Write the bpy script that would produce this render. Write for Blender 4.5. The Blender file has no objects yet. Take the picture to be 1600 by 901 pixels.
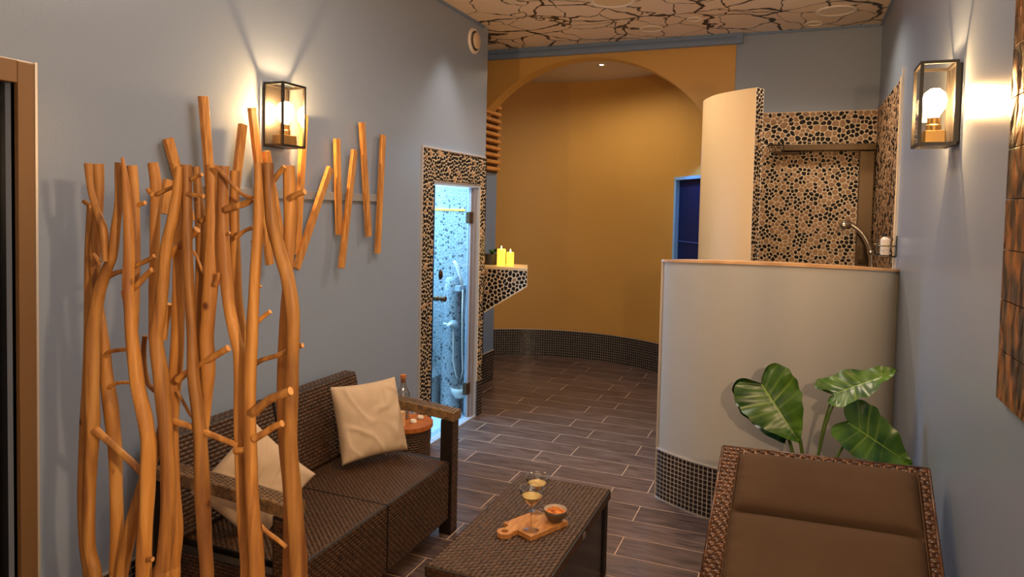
import bpy, bmesh, math, random
from math import sin, cos, pi, radians, sqrt, atan2
from mathutils import Vector, Matrix, noise
random.seed(7)
C = bpy.context.scene.collection
SC = bpy.context.scene

# ------------------------------------------------------------------ camera
H = 1.68
YAW, PITCH, ROLL, FPX, PCX, PCY = .38683271, .04123377, -.02186561, 1091.3564, 800.0, 370.36
def cam_axes():
    f = Vector((-sin(YAW), cos(YAW), 0)); r = Vector((cos(YAW), sin(YAW), 0)); u = Vector((0, 0, 1))
    f2 = f*cos(PITCH) - u*sin(PITCH); u2 = u*cos(PITCH) + f*sin(PITCH)
    r3 = r*cos(ROLL) - u2*sin(ROLL); u3 = u2*cos(ROLL) + r*sin(ROLL)
    return r3, u3, f2
CR, CU, CF = cam_axes()
cd = bpy.data.cameras.new('camera'); co = bpy.data.objects.new('camera', cd); C.objects.link(co)
co.matrix_world = Matrix(((CR.x, CU.x, -CF.x, 0), (CR.y, CU.y, -CF.y, 0), (CR.z, CU.z, -CF.z, H), (0, 0, 0, 1)))
cd.sensor_width = 36; cd.lens = FPX/1600*36; cd.shift_y = -(450.5-PCY)/1600; cd.clip_start = .05
SC.camera = co
def ray(px, py): return CF + CR*((px-PCX)/FPX) - CU*((py-PCY)/FPX)
def onX(px, py, v): r = ray(px, py); return r*(v/r.x) + Vector((0, 0, H))
def onY(px, py, v): r = ray(px, py); return r*(v/r.y) + Vector((0, 0, H))
def onZ(px, py, v): r = ray(px, py); return r*((v-H)/r.z) + Vector((0, 0, H))
# ------------------------------------------------------------------ world, view
SC.view_settings.view_transform = 'Standard'; SC.view_settings.look = 'None'
SC.view_settings.exposure = 0.27; SC.view_settings.gamma = 1.0
try: SC.view_settings.use_curve_mapping = False
except Exception: pass
W = bpy.data.worlds.new('world'); SC.world = W; W.use_nodes = True
W.node_tree.nodes['Background'].inputs[0].default_value = (.5, .5, .55, 1)
W.node_tree.nodes['Background'].inputs[1].default_value = .05
SC.cycles.use_denoising = True
SC.cycles.max_bounces = 8; SC.cycles.diffuse_bounces = 5; SC.cycles.transparent_max_bounces = 16
SC.cycles.sample_clamp_indirect = 4.0
WARM = (1.0, .60, .26)
def light(name, kind, loc, power, color, size=.05, rot=None, spot=None, blend=.5, sy=None):
    l = bpy.data.lights.new(name, kind); l.energy = power; l.color = color
    if kind in ('POINT', 'SPOT'): l.shadow_soft_size = size
    if kind == 'SPOT': l.spot_size = spot; l.spot_blend = blend
    if kind == 'AREA':
        l.size = size
        if sy: l.shape = 'RECTANGLE'; l.size_y = sy
    o = bpy.data.objects.new(name, l); C.objects.link(o); o.location = loc
    if rot: o.rotation_euler = rot
    return o
CEIL = 3.11; XL = -2.34; XR = .535; YB = 5.89
# unseen soft fills added behind camera and over seats, then recessed ceiling downlights
light('added_soft_fill', 'AREA', (-.8, -.5, CEIL-.05), 9, (1, .84, .68), 1.4, (0, 0, 0), sy=1.0)
light('added_soft_fill', 'AREA', (-.9, 2.6, CEIL-.03), 20, (1, .90, .78), .9, (0, 0, 0), sy=.9)
light('downlight_lamp', 'SPOT', (-2.08, 4.42, CEIL-.04), 22, (1, .86, .70), .04, (0, 0, 0), radians(75), .8)
light('downlight_lamp', 'SPOT', (.0, 4.8, CEIL-.04), 42, (1, .82, .60), .05, (0, 0, 0), radians(140), .8)
light('downlight_lamp', 'SPOT', (-1.25, 4.75, CEIL-.04), 62, (1, .84, .64), .04, (0, 0, 0), radians(150), .8)
light('niche_lamp', 'SPOT', (-1.83, 6.724, 3.07), 46, (1, .83, .58), .04, (0, 0, 0), radians(168), 1.0)
light('wall_lamp_behind', 'POINT', (.42, .20, 1.88), 95, (1, .67, .37), .03)
light('shower_spill', 'AREA', (-3.6, 4.95, 1.1), 40, (.5, .72, 1.0), .5, (radians(90), 0, radians(-90-12)), sy=1.6)  # added area light, strengthens the blue spill through the shower door
light('shower_light', 'AREA', (-3.0, 4.5, 2.10), 55, (.42, .75, 1.0), .7, (0, 0, 0), sy=.7)

# ------------------------------------------------------------------ materials
def lin(c):
    return tuple(((v/255)/12.92 if v/255 <= .04045 else (((v/255)+.055)/1.055)**2.4) for v in c)
def newmat(name):
    m = bpy.data.materials.new(name); m.use_nodes = True
    return m, m.node_tree.nodes, m.node_tree.links, m.node_tree.nodes['Principled BSDF']
def N(nodes, t, **kw):
    n = nodes.new(t)
    for k, v in kw.items(): setattr(n, k, v)
    return n
def mat(name, rgb, rough=.5, metal=0, var=.0, scale=8, bump=0, bscale=60, stretch=(1, 1, 1), spec=.5, rgb2=None, coat=0, rand=0, detail=4):
    """principled with noise colour variation and bump, rand: per-object brightness variation"""
    m, nd, lk, b = newmat(name)
    b.inputs['Roughness'].default_value = rough; b.inputs['Metallic'].default_value = metal
    b.inputs['Specular IOR Level'].default_value = spec
    if coat: b.inputs['Coat Weight'].default_value = coat
    c = lin(rgb); c2 = lin(rgb2) if rgb2 else tuple(v*(1-var) for v in c)
    tc = N(nd, 'ShaderNodeTexCoord'); mp = N(nd, 'ShaderNodeMapping'); mp.inputs['Scale'].default_value = stretch
    lk.new(tc.outputs['Object'], mp.inputs['Vector'])
    no = N(nd, 'ShaderNodeTexNoise'); no.inputs['Scale'].default_value = scale; no.inputs['Detail'].default_value = detail
    vec = mp.outputs[0]
    if rand:
        oi = N(nd, 'ShaderNodeObjectInfo'); ad = N(nd, 'ShaderNodeVectorMath', operation='ADD')
        cb = N(nd, 'ShaderNodeCombineXYZ'); mu = N(nd, 'ShaderNodeMath', operation='MULTIPLY'); mu.inputs[1].default_value = 50
        lk.new(oi.outputs['Random'], mu.inputs[0]); lk.new(mu.outputs[0], cb.inputs[0]); lk.new(mu.outputs[0], cb.inputs[1])
        lk.new(vec, ad.inputs[0]); lk.new(cb.outputs[0], ad.inputs[1]); vec = ad.outputs[0]
    lk.new(vec, no.inputs['Vector'])
    rp = N(nd, 'ShaderNodeValToRGB'); rp.color_ramp.elements[0].position = .35; rp.color_ramp.elements[1].position = .65
    rp.color_ramp.elements[0].color = (*c2, 1); rp.color_ramp.elements[1].color = (*c, 1)
    lk.new(no.outputs['Fac'], rp.inputs[0]); out = rp.outputs[0]
    if rand:
        hs = N(nd, 'ShaderNodeHueSaturation'); mr = N(nd, 'ShaderNodeMapRange')
        mr.inputs['To Min'].default_value = 1-rand; mr.inputs['To Max'].default_value = 1+rand
        lk.new(oi.outputs['Random'], mr.inputs['Value']); lk.new(mr.outputs[0], hs.inputs['Value']); lk.new(out, hs.inputs['Color']); out = hs.outputs[0]
    lk.new(out, b.inputs['Base Color'])
    if bump:
        n2 = N(nd, 'ShaderNodeTexNoise'); n2.inputs['Scale'].default_value = bscale; n2.inputs['Detail'].default_value = 3
        lk.new(vec, n2.inputs['Vector'])
        bp = N(nd, 'ShaderNodeBump'); bp.inputs['Strength'].default_value = bump; bp.inputs['Distance'].default_value = .01
        lk.new(n2.outputs['Fac'], bp.inputs['Height']); lk.new(bp.outputs[0], b.inputs['Normal'])
    return m
def emit(name, rgb, s, vis=None):
    m, nd, lk, b = newmat(name)
    b.inputs['Base Color'].default_value = (*lin(rgb), 1); b.inputs['Emission Color'].default_value = (*lin(rgb), 1)
    b.inputs['Emission Strength'].default_value = s
    return m
def pane_mat(name, tint=(255, 255, 255), refl=.5, rough=.02, base=.04):
    m, nd, lk, b = newmat(name); nd.remove(b)
    out = nd['Material Output']; tr = N(nd, 'ShaderNodeBsdfTransparent'); tr.inputs[0].default_value = (*lin(tint), 1)
    gl = N(nd, 'ShaderNodeBsdfGlossy'); gl.inputs['Roughness'].default_value = rough
    fr = N(nd, 'ShaderNodeFresnel'); fr.inputs[0].default_value = 1.45
    mx = N(nd, 'ShaderNodeMixShader'); mu = N(nd, 'ShaderNodeMath', operation='MULTIPLY'); mu.inputs[1].default_value = refl*2
    ge = N(nd, 'ShaderNodeNewGeometry'); iv = N(nd, 'ShaderNodeMath', operation='SUBTRACT'); iv.inputs[0].default_value = 1; m2 = N(nd, 'ShaderNodeMath', operation='MULTIPLY')
    lk.new(ge.outputs['Backfacing'], iv.inputs[1]); lk.new(fr.outputs[0], mu.inputs[0]); lk.new(mu.outputs[0], m2.inputs[0]); lk.new(iv.outputs[0], m2.inputs[1])
    m2.use_clamp = True
    lk.new(m2.outputs[0], mx.inputs[0]); lk.new(tr.outputs[0], mx.inputs[1]); lk.new(gl.outputs[0], mx.inputs[2])
    lk.new(mx.outputs[0], out.inputs[0]); return m
M = {}
M['blue_paint'] = mat('blue_grey_satin_paint', (140, 153, 174), .29, var=.03, scale=1.5, bump=.05, bscale=90)
M['blue_dark'] = mat('blue_trim_paint', (112, 134, 168), .4, var=.03, scale=3)
M['yellow'] = mat('ochre_paint', (200, 153, 80), .45, var=.05, scale=1.5, bump=.04, bscale=80)
M['cream'] = mat('cream_plaster', (225, 190, 140), .5, var=.03, scale=2)
M['ceil_plain'] = mat('white_ceiling_paint', (215, 205, 190), .7, var=.02)
M['grout'] = mat('light_grout', (232, 208, 176), .8, var=.1, scale=30)
M['grout_grey'] = mat('grey_grout', (150, 142, 135), .8, var=.1, scale=30)
M['floor_grout'] = mat('floor_grout', (215, 180, 150), .8, var=.15, scale=30)
M['trim_metal'] = mat('tile_edge_trim', (225, 215, 205), .35, metal=.6)
M['pebble_dark'] = mat('dark_pebble', (22, 14, 11), .55, var=.5, scale=40, spec=.22)
M['pebble_tan'] = mat('tan_pebble', (172, 136, 100), .6, rgb2=(140, 106, 78), scale=14, bump=.1)
M['mosaic'] = mat('dark_glass_mosaic', (26, 22, 22), .16, rgb2=(44, 38, 38), scale=30, spec=.6)
M['bronze'] = mat('brushed_bronze', (88, 64, 38), .42, metal=.5, var=.15, scale=4, stretch=(1, 1, 8))
M['shower_bronze'] = mat('dark_shower_bronze', (72, 54, 32), .35, metal=.5, var=.1)
M['door_bronze'] = mat('bronze_door_frame', (128, 96, 62), .42, metal=.3, var=.06, scale=2)
M['bronze_dark'] = mat('dark_bronze', (60, 44, 28), .4, metal=.6)
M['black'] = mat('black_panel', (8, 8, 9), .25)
M['blackmetal'] = mat('black_lamp_metal', (22, 17, 13), .5)
M['brass'] = mat('brass_socket', (150, 122, 78), .3, metal=.9)
M['chrome'] = mat('brushed_steel', (200, 190, 175), .22, metal=.95)
M['white_plastic'] = mat('white_plastic', (225, 215, 205), .4)
M['wicker'] = mat('dark_resin_wicker', (82, 53, 30), .31, rgb2=(52, 33, 18), scale=60, bump=.2, bscale=300, spec=.5)
M['wicker_base'] = mat('dark_resin', (30, 20, 14), .5, var=.2, scale=30)
M['armrest'] = mat('brown_embossed_resin', (140, 106, 66), .5, rgb2=(84, 64, 45), scale=50, stretch=(1, 3, 1), bump=.3, bscale=200)
M['rattan'] = mat('glossy_brown_rattan', (96, 60, 33), .26, rgb2=(62, 36, 20), scale=45, bump=.1)
M['rattan_tie'] = mat('pale_rattan_tie', (160, 112, 74), .3, var=.2, scale=40)
M['cushion'] = mat('brown_cushion_fabric', (86, 66, 49), .9, var=.08, scale=6, bump=.25, bscale=600, spec=.15)
M['cream_fabric'] = mat('cream_cotton', (206, 180, 150), .95, var=.05, scale=5, bump=.12, bscale=500, spec=.1)
M['tray_wood'] = mat('orange_tray_wood', (196, 112, 46), .4, rgb2=(165, 88, 34), scale=9, stretch=(1, 6, 1))
M['board_wood'] = mat('acacia_board_wood', (205, 146, 84), .45, rgb2=(170, 108, 56), scale=14, stretch=(6, 1, 1))
M['cork'] = mat('cork', (190, 120, 70), .8, var=.3, scale=80)
M['glass'] = pane_mat('clear_glass', (246, 246, 242), 2.4, .04)
M['lamp_glass'] = pane_mat('lantern_glass', (255, 252, 245), .6)
M['door_glass'] = pane_mat('shower_glass', (225, 240, 248), .5)
M['drink'] = mat('pale_yellow_cocktail', (232, 196, 120), .15, var=.03)
M['foam'] = mat('cocktail_surface', (222, 186, 112), .4)
M['water'] = pane_mat('water', (225, 230, 230), .8)
M['bowl'] = mat('grey_stoneware', (96, 78, 60), .35, var=.2, scale=10)
M['bowl_in'] = mat('pale_bowl_glaze', (190, 180, 168), .3)
M['snack'] = mat('orange_snack', (232, 150, 62), .6, rgb2=(176, 92, 32), scale=50)
M['pot'] = mat('dark_plant_pot', (48, 44, 42), .5, var=.2)
M['soil'] = mat('soil', (40, 28, 20), .95, var=.4, scale=60, bump=.6)
M['copper'] = None
M['slat_wood'] = mat('honey_pine_slat', (214, 150, 76), .5, rgb2=(176, 112, 48), scale=7, stretch=(10, 10, 1.2), rand=.1)
M['rail_paint'] = mat('grey_painted_rail', (146, 146, 150), .5, var=.04)
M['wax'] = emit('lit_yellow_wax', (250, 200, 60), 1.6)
M['flame'] = emit('candle_flame', (255, 215, 120), 30)
M['bulb_base'] = M['brass']
M['blue_glass'] = mat('dark_blue_glass', (3, 30, 92), .6, spec=.3)
M['shower_tile'] = None
M['napkin'] = mat('paper', (235, 225, 210), .8)
M['shower_floor'] = mat('white_shower_floor', (205, 215, 225), .5, var=.05, scale=20)
M['shower_frame'] = mat('pale_door_frame', (190, 200, 215), .35, metal=.2)
def bulb_mat():
    m, nd, lk, b = newmat('glowing_bulb'); nd.remove(b); out = nd['Material Output']
    e = N(nd, 'ShaderNodeEmission'); e.inputs[0].default_value = (1, .62, .28, 1); e.inputs[1].default_value = 60
    t = N(nd, 'ShaderNodeBsdfTransparent'); a = N(nd, 'ShaderNodeAddShader')
    lk.new(e.outputs[0], a.inputs[0]); lk.new(t.outputs[0], a.inputs[1]); lk.new(a.outputs[0], out.inputs[0]); return m
M['bulb'] = bulb_mat()
def floor_mat():
    m, nd, lk, b = newmat('wood_look_porcelain')
    tc = N(nd, 'ShaderNodeTexCoord'); oi = N(nd, 'ShaderNodeObjectInfo'); mp = N(nd, 'ShaderNodeMapping'); mp.inputs['Scale'].default_value = (1.3, 9, 1)
    cb = N(nd, 'ShaderNodeCombineXYZ'); mu = N(nd, 'ShaderNodeMath', operation='MULTIPLY'); mu.inputs[1].default_value = 37
    lk.new(oi.outputs['Random'], mu.inputs[0]); lk.new(mu.outputs[0], cb.inputs[0]); lk.new(mu.outputs[0], cb.inputs[1]); lk.new(cb.outputs[0], mp.inputs['Location'])
    lk.new(tc.outputs['Object'], mp.inputs['Vector'])
    no = N(nd, 'ShaderNodeTexNoise'); no.inputs['Scale'].default_value = 4; no.inputs['Detail'].default_value = 7; no.inputs['Distortion'].default_value = .6
    lk.new(mp.outputs[0], no.inputs['Vector'])
    rp = N(nd, 'ShaderNodeValToRGB'); e = rp.color_ramp.elements
    e[0].position = .3; e[0].color = (*lin((66, 50, 46)), 1); e[1].position = .72; e[1].color = (*lin((118, 96, 88)), 1)
    lk.new(no.outputs['Fac'], rp.inputs[0])
    hs = N(nd, 'ShaderNodeHueSaturation'); mr = N(nd, 'ShaderNodeMapRange'); mr.inputs['To Min'].default_value = .82; mr.inputs['To Max'].default_value = 1.12
    lk.new(oi.outputs['Random'], mr.inputs['Value']); lk.new(mr.outputs[0], hs.inputs['Value']); lk.new(rp.outputs[0], hs.inputs['Color'])
    lk.new(hs.outputs[0], b.inputs['Base Color']); b.inputs['Roughness'].default_value = .33
    bp = N(nd, 'ShaderNodeBump'); bp.inputs['Strength'].default_value = .12; bp.inputs['Distance'].default_value = .004
    lk.new(no.outputs['Fac'], bp.inputs['Height']); lk.new(bp.outputs[0], b.inputs['Normal'])
    return m
M['floor_tile'] = floor_mat()
def ceiling_mat():
    m, nd, lk, b = newmat('branch_printed_stretch_ceiling')
    tc = N(nd, 'ShaderNodeTexCoord')
    def layer(sc, thick, seed, stretch):
        mp = N(nd, 'ShaderNodeMapping'); mp.inputs['Scale'].default_value = stretch; mp.inputs['Location'].default_value = (seed, seed*1.7, 0)
        mp.inputs['Rotation'].default_value = (0, 0, .3)
        lk.new(tc.outputs['Object'], mp.inputs['Vector'])
        n1 = N(nd, 'ShaderNodeTexNoise'); n1.inputs['Scale'].default_value = 2.2; n1.inputs['Detail'].default_value = 4
        lk.new(mp.outputs[0], n1.inputs['Vector'])
        mx = N(nd, 'ShaderNodeMix', data_type='VECTOR'); mx.inputs[0].default_value = .26
        lk.new(mp.outputs[0], mx.inputs[4]); lk.new(n1.outputs['Color'], mx.inputs[5])
        vo = N(nd, 'ShaderNodeTexVoronoi', feature='DISTANCE_TO_EDGE'); vo.inputs['Scale'].default_value = sc
        lk.new(mx.outputs[1], vo.inputs['Vector'])
        n2 = N(nd, 'ShaderNodeTexNoise'); n2.inputs['Scale'].default_value = 3.5; n2.inputs['Detail'].default_value = 5; lk.new(mp.outputs[0], n2.inputs['Vector'])
        mr = N(nd, 'ShaderNodeMapRange'); mr.inputs['From Min'].default_value = .35; mr.inputs['From Max'].default_value = .75
        mr.inputs['To Min'].default_value = thick*.22; mr.inputs['To Max'].default_value = thick
        lk.new(n2.outputs['Fac'], mr.inputs['Value'])
        dv = N(nd, 'ShaderNodeMath', operation='DIVIDE'); lk.new(vo.outputs['Distance'], dv.inputs[0]); lk.new(mr.outputs[0], dv.inputs[1])
        st = N(nd, 'ShaderNodeMapRange'); st.inputs['From Min'].default_value = .7; st.inputs['From Max'].default_value = 1.2
        lk.new(dv.outputs[0], st.inputs['Value']); return st.outputs[0]
    a = layer(1.9, .034, 3.1, (1, 1.25, 1)); c = layer(3.7, .03, 9.3, (1.2, 1, 1))
    mu = N(nd, 'ShaderNodeMath', operation='MULTIPLY'); lk.new(a, mu.inputs[0]); lk.new(c, mu.inputs[1])
    rp = N(nd, 'ShaderNodeValToRGB'); e = rp.color_ramp.elements
    e[0].position = 0; e[0].color = (*lin((44, 30, 24)), 1); e[1].position = 1; e[1].color = (*lin((232, 208, 182)), 1)
    lk.new(mu.outputs[0], rp.inputs[0]); lk.new(rp.outputs[0], b.inputs['Base Color']); b.inputs['Roughness'].default_value = .5
    return m
M['ceiling'] = ceiling_mat()
def shower_mat():
    m, nd, lk, b = newmat('fine_pebble_mosaic')
    tc = N(nd, 'ShaderNodeTexCoord')
    vo = N(nd, 'ShaderNodeTexVoronoi', feature='DISTANCE_TO_EDGE'); vo.inputs['Scale'].default_value = 42
    v2 = N(nd, 'ShaderNodeTexVoronoi'); v2.inputs['Scale'].default_value = 42
    lk.new(tc.outputs['Object'], vo.inputs['Vector']); lk.new(tc.outputs['Object'], v2.inputs['Vector'])
    sep = N(nd, 'ShaderNodeSeparateColor'); lk.new(v2.outputs['Color'], sep.inputs[0])
    rp = N(nd, 'ShaderNodeValToRGB'); rp.color_ramp.interpolation = 'CONSTANT'; e = rp.color_ramp.elements
    e[0].position = 0; e[0].color = (*lin((92, 94, 98)), 1); e[1].position = .2; e[1].color = (*lin((150, 152, 155)), 1)
    lk.new(sep.outputs[0], rp.inputs[0])
    st = N(nd, 'ShaderNodeMath', operation='GREATER_THAN'); st.inputs[1].default_value = .07; lk.new(vo.outputs['Distance'], st.inputs[0])
    mx = N(nd, 'ShaderNodeMix', data_type='RGBA'); mx.inputs[6].default_value = (*lin((176, 180, 182)), 1)  # pebble and grout tones kept close, steam haze put into the colours
    lk.new(st.outputs[0], mx.inputs[0]); lk.new(rp.outputs[0], mx.inputs[7]); lk.new(mx.outputs[2], b.inputs['Base Color']); b.inputs['Roughness'].default_value = .35
    bp = N(nd, 'ShaderNodeBump'); bp.inputs['Strength'].default_value = .5; bp.inputs['Distance'].default_value = .01
    lk.new(vo.outputs['Distance'], bp.inputs['Height']); lk.new(bp.outputs[0], b.inputs['Normal'])
    return m
M['shower_tile'] = shower_mat()
def copper_mat():
    m, nd, lk, b = newmat('leaf_embossed_copper')
    tc = N(nd, 'ShaderNodeTexCoord'); mp = N(nd, 'ShaderNodeMapping'); mp.inputs['Scale'].default_value = (1, 1.3, .62)
    mp.inputs['Rotation'].default_value = (.35, 0, 0)
    lk.new(tc.outputs['Object'], mp.inputs['Vector'])
    n1 = N(nd, 'ShaderNodeTexNoise'); n1.inputs['Scale'].default_value = 6; lk.new(mp.outputs[0], n1.inputs['Vector'])
    mx = N(nd, 'ShaderNodeMix', data_type='VECTOR'); mx.inputs[0].default_value = .07; lk.new(mp.outputs[0], mx.inputs[4]); lk.new(n1.outputs['Color'], mx.inputs[5])
    vo = N(nd, 'ShaderNodeTexVoronoi', feature='SMOOTH_F1'); vo.inputs['Scale'].default_value = 22; lk.new(mx.outputs[1], vo.inputs['Vector'])
    wv = N(nd, 'ShaderNodeTexNoise'); wv.inputs['Scale'].default_value = 18; wv.inputs['Detail'].default_value = 6; lk.new(mx.outputs[1], wv.inputs['Vector'])
    rp = N(nd, 'ShaderNodeValToRGB'); e = rp.color_ramp.elements
    e[0].position = .42; e[0].color = (*lin((54, 38, 24)), 1); e[1].position = .66; e[1].color = (*lin((176, 112, 50)), 1)
    lk.new(wv.outputs['Fac'], rp.inputs[0]); lk.new(rp.outputs[0], b.inputs['Base Color'])
    b.inputs['Metallic'].default_value = .45; b.inputs['Roughness'].default_value = .38
    bp = N(nd, 'ShaderNodeBump'); bp.inputs['Strength'].default_value = .8; bp.inputs['Distance'].default_value = .03
    ad = N(nd, 'ShaderNodeMath', operation='ADD'); lk.new(vo.outputs['Distance'], ad.inputs[0]); lk.new(wv.outputs['Fac'], ad.inputs[1])
    lk.new(ad.outputs[0], bp.inputs['Height']); lk.new(bp.outputs[0], b.inputs['Normal']); return m
M['copper'] = copper_mat()
def stem_mat():
    m, nd, lk, b = newmat('peeled_driftwood')
    tc = N(nd, 'ShaderNodeTexCoord'); mp = N(nd, 'ShaderNodeMapping'); mp.inputs['Scale'].default_value = (9, 9, .9)
    lk.new(tc.outputs['Object'], mp.inputs['Vector'])
    no = N(nd, 'ShaderNodeTexNoise'); no.inputs['Scale'].default_value = 3; no.inputs['Detail'].default_value = 6; no.inputs['Distortion'].default_value = .8
    lk.new(mp.outputs[0], no.inputs['Vector'])
    rp = N(nd, 'ShaderNodeValToRGB'); e = rp.color_ramp.elements
    e[0].position = .30; e[0].color = (*lin((122, 72, 30)), 1); e[1].position = .58; e[1].color = (*lin((190, 132, 62)), 1)
    e2 = e.new(.75); e2.color = (*lin((212, 158, 88)), 1)
    lk.new(no.outputs['Fac'], rp.inputs[0])
    # small dark knots
    vo = N(nd, 'ShaderNodeTexVoronoi'); vo.inputs['Scale'].default_value = 9; m3 = N(nd, 'ShaderNodeMapping'); m3.inputs['Scale'].default_value = (1, 1, .8)
    lk.new(tc.outputs['Object'], m3.inputs[0]); lk.new(m3.outputs[0], vo.inputs['Vector'])
    kn = N(nd, 'ShaderNodeMapRange'); kn.inputs['From Min'].default_value = .04; kn.inputs['From Max'].default_value = .10; lk.new(vo.outputs['Distance'], kn.inputs['Value'])
    mx = N(nd, 'ShaderNodeMix', data_type='RGBA'); mx.inputs[6].default_value = (*lin((92, 46, 20)), 1)
    oi = N(nd, 'ShaderNodeObjectInfo'); hs = N(nd, 'ShaderNodeHueSaturation'); mr = N(nd, 'ShaderNodeMapRange'); mr.inputs['To Min'].default_value = .68; mr.inputs['To Max'].default_value = 1.1
    lk.new(oi.outputs['Random'], mr.inputs['Value']); lk.new(mr.outputs[0], hs.inputs['Value']); lk.new(mx.outputs[2], hs.inputs['Color'])
    lk.new(kn.outputs[0], mx.inputs[0]); lk.new(rp.outputs[0], mx.inputs[7]); lk.new(hs.outputs[0], b.inputs['Base Color'])
    b.inputs['Roughness'].default_value = .55
    bp = N(nd, 'ShaderNodeBump'); bp.inputs['Strength'].default_value = .35; bp.inputs['Distance'].default_value = .01
    lk.new(no.outputs['Fac'], bp.inputs['Height']); lk.new(bp.outputs[0], b.inputs['Normal']); return m
M['stem'] = stem_mat()
M['stem_cut'] = mat('cut_wood_end', (228, 168, 100), .7, var=.15, scale=40)
def leaf_mat():
    m, nd, lk, b = newmat('alocasia_leaf')
    at = N(nd, 'ShaderNodeAttribute', attribute_name='vein'); no = N(nd, 'ShaderNodeTexNoise'); no.inputs['Scale'].default_value = 9
    tc = N(nd, 'ShaderNodeTexCoord'); lk.new(tc.outputs['Object'], no.inputs['Vector'])
    rp = N(nd, 'ShaderNodeValToRGB'); e = rp.color_ramp.elements
    e[0].position = .35; e[0].color = (*lin((28, 68, 18)), 1); e[1].position = .7; e[1].color = (*lin((80, 116, 30)), 1)
    lk.new(no.outputs['Fac'], rp.inputs[0])
    mx = N(nd, 'ShaderNodeMix', data_type='RGBA'); mx.inputs[7].default_value = (*lin((128, 156, 62)), 1)
    lk.new(at.outputs['Fac'], mx.inputs[0]); lk.new(rp.outputs[0], mx.inputs[6]); lk.new(mx.outputs[2], b.inputs['Base Color'])
    b.inputs['Roughness'].default_value = .32; b.inputs['Subsurface Weight'].default_value = 0
    b.inputs['Transmission Weight'].default_value = 0
    return m
M['leaf'] = leaf_mat()
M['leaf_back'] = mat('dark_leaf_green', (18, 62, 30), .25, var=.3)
M['petiole'] = mat('green_petiole', (96, 118, 46), .4, var=.2)

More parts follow.
